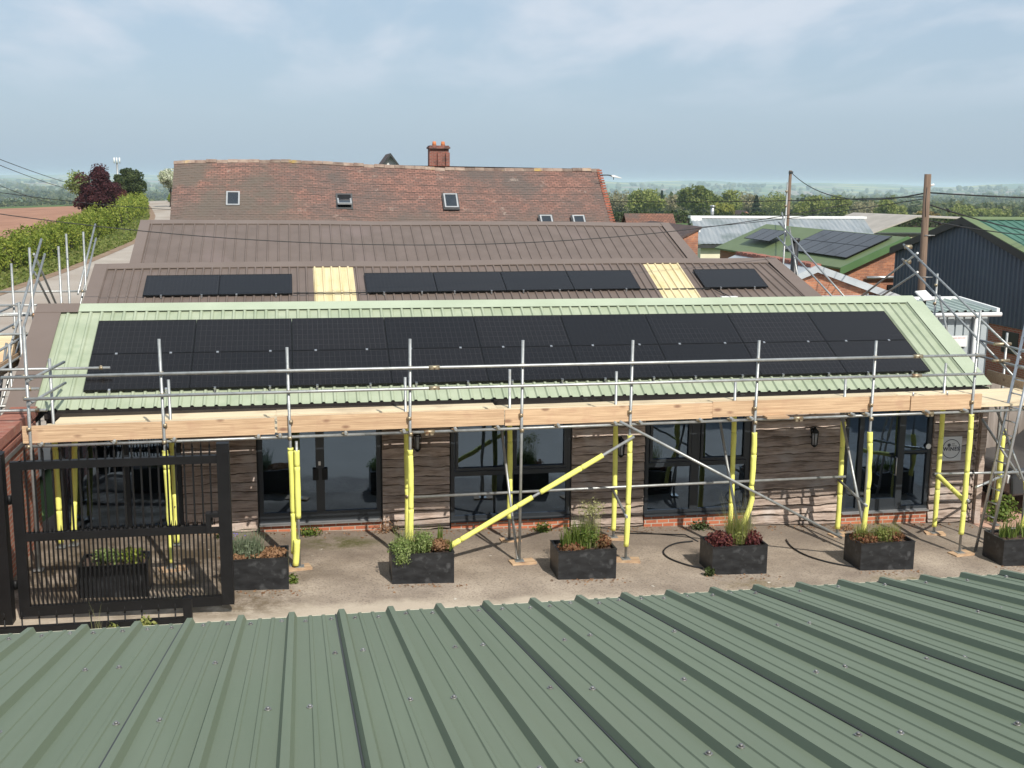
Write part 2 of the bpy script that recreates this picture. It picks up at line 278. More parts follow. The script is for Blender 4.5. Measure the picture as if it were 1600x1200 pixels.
def tilemat():
    m = tilebase(); t = m.node_tree; N, L = t.nodes, t.links
    b = next(n for n in N if n.type == 'BSDF_PRINCIPLED'); col = b.inputs['Base Color'].links[0].from_socket
    tc = N.new('ShaderNodeTexCoord'); sp = N.new('ShaderNodeSeparateXYZ'); L.new(tc.outputs['Object'], sp.inputs[0])
    n = N.new('ShaderNodeTexNoise'); n.inputs['Scale'].default_value = 1.1; n.inputs['Detail'].default_value = 9; n.inputs['Roughness'].default_value = .7; L.new(tc.outputs['Object'], n.inputs['Vector'])
    # grey lichen on the lane half of the roof and along the foot
    a = N.new('ShaderNodeMath'); a.operation = 'MULTIPLY_ADD'; a.inputs[1].default_value = 7; L.new(n.outputs[0], a.inputs[0]); L.new(sp.outputs[0], a.inputs[2])
    r = N.new('ShaderNodeMapRange'); r.inputs[1].default_value = .6; r.inputs[2].default_value = -1.2; r.inputs[3].default_value = 0; r.inputs[4].default_value = .85; L.new(a.outputs[0], r.inputs[0])
    n2 = N.new('ShaderNodeTexNoise'); n2.inputs['Scale'].default_value = .8; n2.inputs['Detail'].default_value = 8; L.new(tc.outputs['Object'], n2.inputs['Vector'])
    r2 = N.new('ShaderNodeMapRange'); r2.inputs[1].default_value = .4; r2.inputs[2].default_value = .56; L.new(n2.outputs[0], r2.inputs[0])
    k = N.new('ShaderNodeMath'); k.operation = 'MULTIPLY'; L.new(r.outputs[0], k.inputs[0]); L.new(r2.outputs[0], k.inputs[1])
    mx = N.new('ShaderNodeMix'); mx.data_type = 'RGBA'; mx.inputs[7].default_value = (.12,.1,.08,1); L.new(k.outputs[0], mx.inputs[0]); L.new(col, mx.inputs[6])
    f = N.new('ShaderNodeMath'); f.operation = 'MULTIPLY_ADD'; f.inputs[1].default_value = 1.6; L.new(n2.outputs[0], f.inputs[0]); L.new(sp.outputs[1], f.inputs[2])
    r3 = N.new('ShaderNodeMapRange'); r3.inputs[1].default_value = -1.1; r3.inputs[2].default_value = -1.9; r3.inputs[4].default_value = .7; L.new(f.outputs[0], r3.inputs[0])
    m3 = N.new('ShaderNodeMix'); m3.data_type = 'RGBA'; m3.inputs[7].default_value = (.13,.1,.08,1); L.new(r3.outputs[0], m3.inputs[0]); L.new(mx.outputs[2], m3.inputs[6])
    L.new(m3.outputs[2], b.inputs['Base Color']); return m
def tilebase():
    m = brickmat('old_clay_tile', (.31,.155,.115), (.17,.092,.072), (.1,.06,.048), bw=.22, bh=.105, ms=.014, axis='XY', slope=1.36, dark=(.1,.085,.075), ds=.28, lo=.42, hi=.6, bump=.8, flake=(.42,.34,.28))
    return m
M['tile'] = tilemat()
# foliage
G = lambda *c: leafmat('leaf_%d' % len(bpy.data.materials), list(c))
M['oak'] = G((.06,.09,.02),(.12,.15,.035),(.18,.19,.05))
M['spring'] = G((.11,.14,.03),(.19,.22,.055),(.27,.28,.09))
M['bare'] = G((.16,.16,.08),(.23,.2,.12),(.28,.26,.14))
M['conifer'] = G((.018,.035,.018),(.03,.05,.024),(.05,.07,.035))
M['yellowleaf'] = G((.13,.15,.03),(.22,.23,.05),(.28,.27,.06))
M['orange'] = G((.16,.12,.035),(.24,.17,.05),(.2,.18,.06))
M['darkleaf'] = G((.025,.04,.014),(.05,.07,.022),(.075,.095,.035))
M['hedge'] = G((.09,.14,.02),(.18,.23,.035),(.3,.32,.06),(.13,.18,.03))
M['purple'] = G((.03,.01,.014),(.06,.018,.024),(.1,.035,.035),(.045,.016,.02))
M['ivy'] = G((.025,.042,.014),(.05,.072,.022),(.09,.11,.04))
M['lightgreen'] = G((.1,.15,.04),(.2,.26,.08),(.28,.32,.14))
M['blossom'] = G((.45,.47,.33),(.6,.6,.45),(.2,.25,.1))
M['blade'] = G((.06,.1,.018),(.11,.16,.03),(.18,.21,.055))
M['yblade'] = G((.17,.2,.05),(.27,.27,.09),(.1,.15,.03))
M['wisp'] = G((.3,.27,.14),(.24,.26,.1),(.36,.32,.2))
M['lav'] = G((.14,.17,.11),(.2,.23,.15),(.1,.14,.07))
M['deadleaf'] = G((.24,.13,.07),(.33,.2,.11),(.17,.09,.05))
M['burg'] = G((.06,.018,.022),(.12,.03,.03),(.17,.07,.05))
M['redleaf'] = G((.2,.06,.035),(.14,.09,.04),(.26,.13,.07))
M['violet'] = G((.15,.1,.5),(.2,.14,.6))
M['woodland'] = G((.04,.06,.022),(.075,.1,.035),(.11,.13,.05),(.16,.16,.07))
# ---------------------------------------------------------------- mesh building
class MB:
    def __init__(s): s.v = []; s.f = []; s.sm = []; s.mi = {}; s.m2 = None
    def quad(s, a, b, c, d):
        n = len(s.v); s.v += [tuple(a), tuple(b), tuple(c), tuple(d)]; s.f.append((n, n+1, n+2, n+3)); s.sm.append(False)
    def poly(s, pts):
        n = len(s.v); s.v += [tuple(p) for p in pts]; s.f.append(tuple(range(n, n+len(pts)))); s.sm.append(False)
    def box(s, x0, x1, y0, y1, z0, z1, M4=None):
        n = len(s.v); p = [(x0,y0,z0),(x1,y0,z0),(x1,y1,z0),(x0,y1,z0),(x0,y0,z1),(x1,y0,z1),(x1,y1,z1),(x0,y1,z1)]
        if M4 is not None: p = [tuple(M4 @ Vector(q)) for q in p]
        s.v += p
        for f in ((3,2,1,0),(4,5,6,7),(0,1,5,4),(1,2,6,5),(2,3,7,6),(3,0,4,7)): s.f.append(tuple(n+i for i in f)); s.sm.append(False)
        return s
    def prism(s, prof, axis, a0, a1):
        """closed 2D profile (list of pairs) pushed along axis: 'X' takes (y,z), 'Y' takes (x,z), 'Z' takes (x,y)"""
        n = len(s.v); k = len(prof)
        mk = {'X': lambda p, a: (a, p[0], p[1]), 'Y': lambda p, a: (p[0], a, p[1]), 'Z': lambda p, a: (p[0], p[1], a)}[axis]
        for a in (a0, a1): s.v += [mk(p, a) for p in prof]
        for i in range(k):
            j = (i+1) % k; s.f.append((n+i, n+j, n+k+j, n+k+i)); s.sm.append(False)
        s.f.append(tuple(n+i for i in range(k))[::-1]); s.f.append(tuple(n+k+i for i in range(k))); s.sm += [False, False]
        return s
    def tube(s, pts, r, n=10, caps=True, r2=None):
        pts = [Vector(p) for p in pts]; m = len(pts); base = len(s.v); up = None
        for i, p in enumerate(pts):
            d = (pts[min(i+1, m-1)] - pts[max(i-1, 0)]).normalized()
            if up is None:
                ref = Vector((0,0,1)) if abs(d.z) < .9 else Vector((1,0,0)); up = d.cross(ref).normalized()
            else: up = (up - d * up.dot(d)).normalized()
            w = d.cross(up); rr = r if r2 is None else r + (r2 - r) * i / (m - 1)
            if isinstance(r, (list, tuple)): rr = r[i]
            for k in range(n):
                a = 2*math.pi*k/n; s.v.append(tuple(p + up*math.cos(a)*rr + w*math.sin(a)*rr))
        for i in range(m-1):
            for k in range(n):
                a, b = base+i*n+k, base+i*n+(k+1) % n; s.f.append((a, b, b+n, a+n)); s.sm.append(True)
        if caps:
            s.f.append(tuple(base+k for k in range(n))[::-1]); s.f.append(tuple(base+(m-1)*n+k for k in range(n))); s.sm += [False, False]
        return s
    def arr(s, V, F, smooth=False):
        n = len(s.v); s.v += [tuple(x) for x in V]; s.f += [tuple(int(i)+n for i in f) for f in F]; s.sm += [smooth]*len(F)
    def build(s, name, mat, parent=None, o=None, label=None):
        org = Vector(ORG[parent.name]) if parent is not None else Vector(o or (0,0,0))
        me = bpy.data.meshes.new(name); V = np.array(s.v, float) - np.array(org)
        me.from_pydata([tuple(x) for x in V], [], s.f); me.polygons.foreach_set('use_smooth', s.sm); me.materials.append(mat if not isinstance(mat, str) else M[mat])
        if s.m2:
            me.materials.append(M[s.m2])
            for k_ in s.mi: me.polygons[k_].material_index = 1
        me.update(); ob = bpy.data.objects.new(name, me); COL.objects.link(ob)
        if parent is not None: ob.parent = parent
        else: ob.location = org
        ORG[ob.name] = tuple(org)
        if label: ob['label'] = label
        return ob

def tag(ob, label=None, cat=None, group=None, kind=None):
    for k, v in (('label', label), ('category', cat), ('group', group), ('kind', kind)):
        if v: ob[k] = v
    return ob
def thing(name, label, cat, loc, group=None):
    e = bpy.data.objects.new(name, None); COL.objects.link(e); e.location = loc; e.empty_display_size = .2; ORG[e.name] = tuple(loc)
    return tag(e, label, cat, group)
def copy_tree(o, parent=None):
    c = o.copy(); COL.objects.link(c); c.parent = parent; ORG[c.name] = ORG[o.name]
    for ch in o.children: copy_tree(ch, c)
    return c

def ssm(a, b, x):
    t = np.clip((x-a)/(b-a), 0, 1); return t*t*(3-2*t)
FD = np.array([0,200,400,800,1600,3000,5000,8000,11000,14000.]); FZ = [-1,-2,-10,-22,-34,-42,-40,-20,6,12]
def hgt(x, y):
    x = np.asarray(x, float); y = np.asarray(y, float)
    z = -2.47-.035*np.clip(x,-3,25)+.013*np.clip(y,0,180)*ssm(30,-5,x)-.045*np.clip(-x-14,0,120)*ssm(20,60,y)
    d = np.hypot(x-3.6, y+19.8); t = ssm(190,420,d); f = np.interp(np.log(d+1), np.log(FD+1), FZ)
    A = np.interp(d, [300,1000,3000,8000,12000], [0,2.5,9,22,26])
    n = np.sin(x/610+1.3)*np.cos(y/830+.4)+.6*np.sin(x/290-y/410+2)+.5*np.sin(x/1900+y/1400)+.3*np.sin(x/170+.7)*np.sin(y/210)
    return z*(1-t)+f*t+A*n*.85
def H(x, y): return float(hgt(x, y))
def gz(x): return -2.47-.035*max(-3, min(25, x))

# ---------------------------------------------------------------- leaves
def quads(P, size, out=None, jit=1.0, asp=1.5, flat=0.0):
    """leaf quads at points P; out = outward normals"""
    n = len(P); nrm = RNG.normal(size=(n,3))
    if out is not None: nrm = out*1.1 + nrm*jit
    nrm /= np.linalg.norm(nrm, axis=1)[:,None]+1e-9
    t = np.cross(nrm, RNG.normal(size=(n,3))); t /= np.linalg.norm(t, axis=1)[:,None]+1e-9
    b = np.cross(nrm, t); sz = size*(.6+.8*RNG.random((n,1)))
    V = np.stack([P - t*sz*asp*.5, P + b*sz*.5, P + t*sz*asp*.5, P - b*sz*.5], 1).reshape(-1,3)
    F = np.arange(4*n).reshape(-1,4); return V, F
def ball(n, c, r, shell=.5):
    d = RNG.normal(size=(n,3)); d /= np.linalg.norm(d, axis=1)[:,None]
    k = (shell + (1-shell)*RNG.random((n,1)))
    return np.array(c)+d*np.array(r)*k, d
def npmesh(name, V, F, mat, parent=None, o=None):
    m = MB(); org = np.array(ORG[parent.name] if parent is not None else (o or (0,0,0)), float)
    me = bpy.data.meshes.new(name); V = np.asarray(V)-org; F = np.asarray(F); k = F.shape[1]
    me.vertices.add(len(V)); me.vertices.foreach_set('co', V.astype(np.float32).ravel())
    me.loops.add(F.size); me.loops.foreach_set('vertex_index', F.astype(np.int32).ravel())
    me.polygons.add(len(F)); me.polygons.foreach_set('loop_start', np.arange(0, F.size, k, dtype=np.int32)); me.polygons.foreach_set('loop_total', np.full(len(F), k, np.int32))
    me.materials.append(M[mat] if isinstance(mat, str) else mat); me.update(calc_edges=True)
    ob = bpy.data.objects.new(name, me); COL.objects.link(ob)
    if parent is not None: ob.parent = parent
    else: ob.location = org
    ORG[ob.name] = tuple(org); return ob
def blades(c, n, h, spread, w=.012, lean=.35, seg=3):
    """grass or sword leaves: bent strips"""
    V = []; F = []
    for i in range(n):
        a = random.random()*2*math.pi; rr = spread*math.sqrt(random.random()); x = c[0]+math.cos(a)*rr; y = c[1]+math.sin(a)*rr*.7
        hh = h*(.5+.6*random.random()); l = lean*hh*(.3+random.random()); b = random.random()*2*math.pi; px, py = -math.sin(b)*w, math.cos(b)*w; k0 = len(V)
        for s in range(seg+1):
            t = s/seg; wx = 1-t*.92; cx = x+math.cos(b)*l*t*t; cy = y+math.sin(b)*l*t*t; z = c[2]+hh*t*(1-.18*t*l/hh)
            V += [(cx-px*wx, cy-py*wx, z), (cx+px*wx, cy+py*wx, z)]
        for s in range(seg): q = k0+2*s; F.append((q, q+1, q+3, q+2))
    return np.array(V), np.array(F)

def tree(name, label, cat, x, y, h, w, mat, n=1400, leaf=.5, trunk=.28, group=None, shape='round', z=None, dens=1.0, ncl=None, cs=1.0):
    z0 = (H(x, y) if z is None else z) - .05
    root = thing(name, label, cat, (x, y, z0), group)
    tm = MB(); tr = max(.08, h*.028)
    if shape == 'conifer':
        tm.tube([(x,y,z0),(x,y,z0+h*.5),(x,y,z0+h*.97)], [tr, tr*.6, .03], 7); V = []
        P = []; O = []
        for i in range(n):
            t = random.random()**.7; zz = z0+h*(.08+.92*t); rr = w/2*(1-t)**.8*(.55+.45*random.random())*(.75+.25*math.sin(t*40)); a = random.random()*6.283
            P.append((x+math.cos(a)*rr, y+math.sin(a)*rr, zz)); O.append((math.cos(a), math.sin(a), .4))
        V, F = quads(np.array(P), leaf, np.array(O), .7)
    else:
        tm.tube([(x,y,z0),(x+.02*h,y,z0+h*trunk),(x,y+.02*h,z0+h*.6)], [tr*1.2, tr*.85, tr*.4], 8)
        cz = z0+h*(trunk+1)/2*(1.02); rz = h*(1-trunk)/2; Vs = []; Fs = []; k = 0
        ncl = ncl or (30 if shape != 'bare' else 24)
        for i in range(ncl):
            u = RNG.normal(size=3); u /= np.linalg.norm(u); q = .35+.55*random.random()**.6
            c = np.array([x+u[0]*w/2*q, y+u[1]*w/2*q, cz+u[2]*rz*q*.95])
            if u[2] < -.4: c[2] += rz*.25
            cr = (.16+.13*random.random())*min(w, h)*cs
            if i % 3 == 0:
                tm.tube([(x, y, z0+h*(trunk*.8+.25*random.random())), tuple((np.array([x,y,c[2]-cr])+c)/2), tuple(c)], [tr*.4, tr*.25, tr*.08], 5)
            P, O = ball(int(n*dens/ncl*(.6+.8*random.random())), c, (cr, cr, cr*.8), .55)
            v, f = quads(P, leaf, O, .8); Fs.append(f+k); Vs.append(v); k += len(v)
        V = np.concatenate(Vs); F = np.concatenate(Fs)
    tm.build('trunk', 'bark', root); npmesh('crown', V, F, mat, root); return root

# ---------------------------------------------------------------- sheets and buildings
def ribbed(mb, x0, x1, pitch, phase, lo, hi, h=.032, tw=.035, bw=.07, micro=0, rows=2, sag=None):
    """trapezoidal roof sheet; lo/hi = (y,z) of the lower and upper edge"""
    dy, dz = hi[0]-lo[0], hi[1]-lo[1]; Ln = math.hypot(dy, dz); ny, nz = -dz/Ln, dy/Ln
    if nz < 0: ny, nz = -ny, -nz
    prof = [(x0, 0)]; c = x0 + ((phase-x0) % pitch)
    while c < x1:
        for px, ph in ((c-bw/2,0),(c-tw/2,h),(c+tw/2,h),(c+bw/2,0)):
            if x0 < px < x1: prof.append((px, ph))
        for k in range(micro):
            q = c + bw/2 + (pitch-bw)*(k+1)/(micro+1)
            for px, ph in ((q-.014,0),(q-.009,.006),(q+.009,.006),(q+.014,0)):
                if x0 < px < x1: prof.append((px, ph))
        c += pitch
    prof.append((x1, 0)); base = len(mb.v); k = len(prof)
    for r in range(rows):
        t = r/(rows-1)
        for px, ph in prof:
            s = sag(px, t) if sag else 0
            mb.v.append((px, lo[0]+dy*t+ny*ph, lo[1]+dz*t+nz*ph+s))
    for r in range(rows-1):
        for i in range(k-1):
            a = base+r*k+i; mb.f.append((a, a+1, a+1+k, a+k)); mb.sm.append(False)
def slab(mb, x0, x1, lo, hi, th):
    dy, dz = hi[0]-lo[0], hi[1]-lo[1]; Ln = math.hypot(dy, dz); ny, nz = -dz/Ln*th, dy/Ln*th
    mb.prism([lo, hi, (hi[0]+ny, hi[1]+nz), (lo[0]+ny, lo[1]+nz)], 'X', x0, x1)
def gable_roof_y(mb, xe, xr, xe2, ze, zr, y0, y1, th=.08):
    """ridge along Y: eave x, ridge x, other eave x"""
    mb.prism([(xe,ze),(xr,zr),(xe2,ze),(xe2,ze+th),(xr,zr+th),(xe,ze+th)], 'Y', y0, y1)
# ================================================================ camera, sky, sun, air
cam = bpy.data.cameras.new('camera'); co = bpy.data.objects.new('camera', cam); COL.objects.link(co); S.camera = co
cam.sensor_width = 36; cam.lens = 36*1767.25/1600; cam.clip_start = .1; cam.clip_end = 60000
rt, dn, fw = Vector((.98257792,-.18560563,.00954915)), Vector((-.02335511,-.17428663,-.98441796)), Vector((.1843778,.96704432,-.17558503))
mw = Matrix.Identity(4)
for i in range(3): mw[i][0] = rt[i]; mw[i][1] = -dn[i]; mw[i][2] = -fw[i]
mw[0][3], mw[1][3], mw[2][3] = 3.6022, -19.827, 3.5311
co.matrix_world = mw

sun = bpy.data.lights.new('sun', 'SUN'); so = bpy.data.objects.new('sun', sun); COL.objects.link(so)
sun.energy = 5.0; sun.angle = R(.55); sun.color = (1, .95, .87)
so.rotation_euler = Vector((-.219,.683,-.697)).to_track_quat('-Z', 'Y').to_euler(); so.location = (20,-60,60)
W = bpy.data.worlds.new('World'); S.world = W; W.use_nodes = True
t = W.node_tree; N, L = t.nodes, t.links; N.clear()
ow = N.new('ShaderNodeOutputWorld'); bg = N.new('ShaderNodeBackground'); bg.inputs[1].default_value = .14
sk = N.new('ShaderNodeTexSky'); sk.sky_type = 'NISHITA'; sk.sun_disc = False; sk.sun_elevation = R(44.2); sk.sun_rotation = R(162.2)
sk.air_density = 1.1; sk.dust_density = 2.5; sk.ozone_density = 1.5; sk.altitude = 120
tc = N.new('ShaderNodeTexCoord'); sp = N.new('ShaderNodeSeparateXYZ'); L.new(tc.outputs['Generated'], sp.inputs[0])
zc = N.new('ShaderNodeMath'); zc.operation = 'MAXIMUM'; zc.inputs[1].default_value = 0; L.new(sp.outputs[2], zc.inputs[0])
za = N.new('ShaderNodeMath'); za.operation = 'ADD'; za.inputs[1].default_value = .16; L.new(zc.outputs[0], za.inputs[0])
dv = N.new('ShaderNodeVectorMath'); dv.operation = 'DIVIDE'; cz = N.new('ShaderNodeCombineXYZ')
for i in range(3): L.new(za.outputs[0], cz.inputs[i])
L.new(tc.outputs['Generated'], dv.inputs[0]); L.new(cz.outputs[0], dv.inputs[1])
mp = N.new('ShaderNodeMapping'); mp.inputs['Scale'].default_value = (1.25, .62, 0); mp.inputs['Location'].default_value = (.3, .7, 0); L.new(dv.outputs[0], mp.inputs[0])
cn = N.new('ShaderNodeTexNoise'); cn.inputs['Scale'].default_value = 1.75; cn.inputs['Detail'].default_value = 9; cn.inputs['Roughness'].default_value = .52; cn.inputs['Distortion'].default_value = .25
L.new(mp.outputs[0], cn.inputs['Vector'])
cr = N.new('ShaderNodeMapRange'); cr.interpolation_type = 'SMOOTHSTEP'; cr.inputs[1].default_value = .4; cr.inputs[2].default_value = .66; L.new(cn.outputs[0], cr.inputs[0])
ef = N.new('ShaderNodeMapRange'); ef.interpolation_type = 'SMOOTHSTEP'; ef.inputs[1].default_value = .045; ef.inputs[2].default_value = .13; ef.inputs[4].default_value = .9; L.new(sp.outputs[2], ef.inputs[0])
ml = N.new('ShaderNodeMath'); ml.operation = 'MULTIPLY'; L.new(cr.outputs[0], ml.inputs[0]); L.new(ef.outputs[0], ml.inputs[1])
vl = N.new('ShaderNodeMix'); vl.data_type = 'RGBA'; vl.inputs[0].default_value = .75; vl.inputs[7].default_value = (3.3,4.25,5.3,1); L.new(sk.outputs[0], vl.inputs[6])
mx = N.new('ShaderNodeMix'); mx.data_type = 'RGBA'; mx.inputs[7].default_value = (4.9,5.4,6.1,1)
L.new(ml.outputs[0], mx.inputs[0]); L.new(vl.outputs[2], mx.inputs[6]); L.new(mx.outputs[2], bg.inputs[0]); L.new(bg.outputs[0], ow.inputs[0])
S.view_settings.view_transform = 'Standard'; S.view_settings.look = 'None'; S.view_settings.exposure = 0.0; S.view_settings.gamma = 1
S.cycles.use_denoising = True; S.cycles.max_bounces = 8; S.cycles.transparent_max_bounces = 12; S.cycles.volume_bounces = 2; S.cycles.use_fast_gi = False
try: S.cycles.denoiser = 'OPENIMAGEDENOISE'
except Exception: pass

hm = bpy.data.materials.new('pale_air'); t, N, L = nt(hm); o_ = N.new('ShaderNodeOutputMaterial'); pv = N.new('ShaderNodeVolumePrincipled')
pv.inputs['Color'].default_value = (.68,.84,.97,1); pv.inputs['Density'].default_value = 1.25e-4; pv.inputs['Anisotropy'].default_value = 0; L.new(pv.outputs[0], o_.inputs['Volume'])
b = MB(); b.box(-15500,15500,-15500,15500,-115,38); tag(b.build('haze', hm), kind='stuff')

# ================================================================ ground sheets
rad = np.concatenate([[0.0], np.geomspace(3, 14500, 150)]); na = 260
ang = np.linspace(0, 2*math.pi, na, endpoint=False)
X = 6+np.outer(rad, np.cos(ang)); Y = 2+np.outer(rad, np.sin(ang)); Z = hgt(X, Y)-.06
V = np.stack([X,Y,Z], -1).reshape(-1,3); F = []
for i in range(len(rad)-1):
    a = i*na+np.arange(na); bq = i*na+(np.arange(na)+1) % na; F.append(np.stack([a, a+na, bq+na, bq], 1))
g = npmesh('ground', V, np.concatenate(F), 'fields'); tag(g, kind='structure'); g.data.polygons.foreach_set('use_smooth', [True]*len(g.data.polygons))

def strip(name, rows, off, mat, kind='structure', n=6):
    """sheet on the terrain; rows = [(x_left, x_right, y)...] resampled"""
    rows = np.array(rows, float); ys = np.arange(len(rows)); q = np.linspace(0, len(rows)-1, (len(rows)-1)*10+1)
    xl, xr, yy = (np.interp(q, ys, rows[:,k]) for k in range(3))
    tt = np.linspace(0, 1, n+1); XX = xl[:,None]*(1-tt)+xr[:,None]*tt; YY = np.repeat(yy[:,None], n+1, 1)
    V = np.stack([XX, YY, hgt(XX, YY)+off], -1).reshape(-1,3); k = n+1; F = []
    for i in range(len(q)-1):
        a = i*k+np.arange(n); F.append(np.stack([a, a+1, a+k+1, a+k], 1))
    o = npmesh(name, V, np.concatenate(F), mat); tag(o, kind=kind); return o
cl = [(-6,-34,8),(-6,0,9),(-6,20,8.5),(-7,35,6.6),(-7,50,4.8),(-6.8,62,4.6),(-6.6,75,4.6),(-8,95,4.7),(-10.5,120,4.8),(-14.5,150,4.8),(-18.6,178,4.8),(-24,212,4.8)]
strip('road', [(x-w/2, x+w/2, y) for x, y, w in cl], .02, 'road')
strip('verge', [(x-w/2-3.6, x-w/2+.15, y) for x, y, w in cl], .0, 'verge')
strip('verge', [(x+w/2-.15, x+w/2+4, y) for x, y, w in cl[7:]], .0, 'verge')
strip('verge_dirt', [(x-w/2-.35, x-w/2+.3, y) for x, y, w in cl], .035, pmat('bare_verge_soil', (.2,.12,.075), (.28,.2,.13), 1.5, .95), n=2)
strip('ploughed_field', [(-170,-15.5,18),(-170,-15,40),(-170,-13.6,60),(-170,-14.5,90),(-170,-17,120),(-170,-21,150),(-160,-26,172)], .05, 'plough', n=14)
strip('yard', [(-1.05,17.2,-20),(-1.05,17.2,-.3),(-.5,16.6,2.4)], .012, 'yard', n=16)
strip('gravel', [(17.2,40,-20),(17.2,40,-.6)], .006, 'gravel', n=8)
strip('pavement', [(16.62,40,-.6),(16.62,40,12)], .016, 'pink', n=8)

# ================================================================ workshop with the sage roof
SL = .4607; cS, sS = math.cos(SL), math.sin(SL)
def r1(s, off=-.085): return (s*cS-off*sS, s*sS+off*cS)
WS = thing('workshop', 'long low workshop clad in waney boards under a sage green ribbed roof', 'building', (8, 2, -2.75))
EV, RG = r1(-.43), r1(2.79)
m = MB(); ribbed(m, -.74, 16.7, .2, .0, EV, RG, .032, .032, .075, rows=2)
m.quad((-.52,RG[0],RG[1]),(16.6,RG[0],RG[1]),(16.6,5.35,-.2),(-.52,5.35,-.2)); roof = m.build('roof', 'sage', WS)
m = MB()   # the lapped end sheets at the brown verge, a second short length
ribbed(m, -.72, .1, .2, .0, r1(-.43, -.079), r1(-.12, -.079), .034, .032, .075); m.build('roof_lap', 'sage', roof)
m = MB(); a, c = r1(2.53, -.048), r1(2.8, -.048); slab(m, -.42, 16.66, a, c, .004); m.prism([c, (c[0]+.3, c[1]-.15), (c[0]+.3, c[1]-.146), (c[0], c[1]+.004)], 'X', -.42, 16.66); m.build('ridge_cap', 'sage_trim', roof)
m = MB(); slab(m, 16.4, 16.76, r1(-.46, -.034), r1(2.55, -.034), .004); m.box(16.74,16.76,EV[0],RG[0],-.4,-.3); m.build('verge_flashing', 'sage_trim', roof)
m = MB(); slab(m, -1.18, -.72, r1(-.44, -.045), r1(2.52, -.045), .004); a = r1(2.5, -.04); c = r1(2.8, -.04); slab(m, -1.18, -.42, a, c, .005)
m.prism([c, (5.2,-.02), (5.2,-.026), (c[0], c[1]-.006)], 'X', -1.18, -.42); m.box(-1.18,-1.17,-.3,5,-.9,-.2); m.build('brown_flashing', 'brown_trim', roof)
m = MB(); m.prism([(-.47,-.3),(-.47,-.39),(-.44,-.42),(-.38,-.42),(-.35,-.39),(-.35,-.3),(-.36,-.3),(-.36,-.385),(-.385,-.41),(-.435,-.41),(-.46,-.385),(-.46,-.3)], 'X', -.55, 16.66)
for x in (2.2,5.2,8.6,11.6,14.4): m.prism([(-.476,-.295),(-.476,-.4),(-.44,-.428),(-.38,-.428),(-.344,-.4),(-.344,-.295)], 'X', x, x+.09)
m.box(-.55,16.64,-.338,-.3,-.5,-.27); m.build('gutter', 'gutter', WS)
m = MB()    # gables, rear wall, backing behind the boards
for x0, x1 in ((-.54,-.4),(16.44,16.58)): m.prism([(-.18,-3.1),(5.3,-3.1),(5.3,-.26),(2.55,1.07),(-.18,-.24)], 'X', x0, x1)
for x0, x1 in ((1.56,2.85),(4.99,6.23),(8.45,9.87),(11.93,13.86),(15.68,16.44)): m.box(x0,x1,-.2,-.1,-3.2,-.28)
m.box(-.4,16.44,-.2,-.12,-.46,-.3); m.box(-.4,16.44,5.2,5.3,-3.1,-.26); m.build('wall', 'dark_in', WS)
m = MB(); m.box(-.4,16.44,2.3,2.36,-3.1,1.0); m.build('inner_wall', 'dark_in', WS)
def boards(x0, x1, top, seed):
    rs = random.Random(seed); m = MB(); zb = min(gz(x0), gz(x1))+.03; z = top
    ph = rs.random()*9
    rowz = []
    while z > zb: rowz.append(z); z -= .15+.03*rs.random()
    rowz.append(zb)
    for i in range(len(rowz)-1):
        zt, z0 = rowz[i]+.03, rowz[i+1]; n = max(6, int((x1-x0)/.07)); k = len(m.v); ph += 1+rs.random()*3; f1, f2 = 2+rs.random()*2, 6+rs.random()*5
        for j in range(n+1):
            x = x0+(x1-x0)*j/n; w = .015*math.sin(x*f1+ph)+.008*math.sin(x*f2+ph*2)+.004*rs.gauss(0,1)
            lo = max(z0+w, gz(x)+.02) if i == len(rowz)-2 else z0+w
            t_ = -.27-.006*math.sin(x*3+ph); e_ = .014+.006*math.sin(x*11+ph*3)+.003*rs.random(); m.v += [(x,-.21,zt),(x,t_,lo+e_),(x,t_+.012,lo),(x,-.2,lo+.012)]
        for j in range(n):
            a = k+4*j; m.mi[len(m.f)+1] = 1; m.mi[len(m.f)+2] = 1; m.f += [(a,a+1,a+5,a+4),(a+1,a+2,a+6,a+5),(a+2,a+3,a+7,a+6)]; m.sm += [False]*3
        m.f += [(k,k+3,k+2,k+1),(k+4*n,k+4*n+1,k+4*n+2,k+4*n+3)]; m.sm += [False, False]
    m.m2 = 'bark'; return m  # dark bark edge on each board, also painting in the lap shadow
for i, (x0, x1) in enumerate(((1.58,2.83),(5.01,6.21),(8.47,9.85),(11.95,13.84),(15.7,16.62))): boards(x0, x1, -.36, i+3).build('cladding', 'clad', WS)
m = MB()
for k in range(17):
    z = -.45-.155*k; 
    if z-.155 > -3.05: m.prism([(16.6,z-.16),(16.655,z-.16),(16.62,z+.02),(16.6,z+.02)], 'Y', -.26, 5)
m.build('side_cladding', 'clad', WS)
m = MB(); m.box(16.66,16.78,-.34,-.22,-3.06,-.45); m.build('corner_post', 'clad', WS)
for x0, x1, z in ((2.86,4.98,-2.44),(6.24,8.44,-2.54),(9.88,11.92,-2.6),(13.87,15.67,-2.76),(-.4,1.55,-2.46)):
    m = MB(); m.prism([(x0,gz(x0)-.1),(x1,gz(x1)-.1),(x1,z),(x0,z)], 'Y', -.235, -.12); m.build('plinth', 'brick', WS)
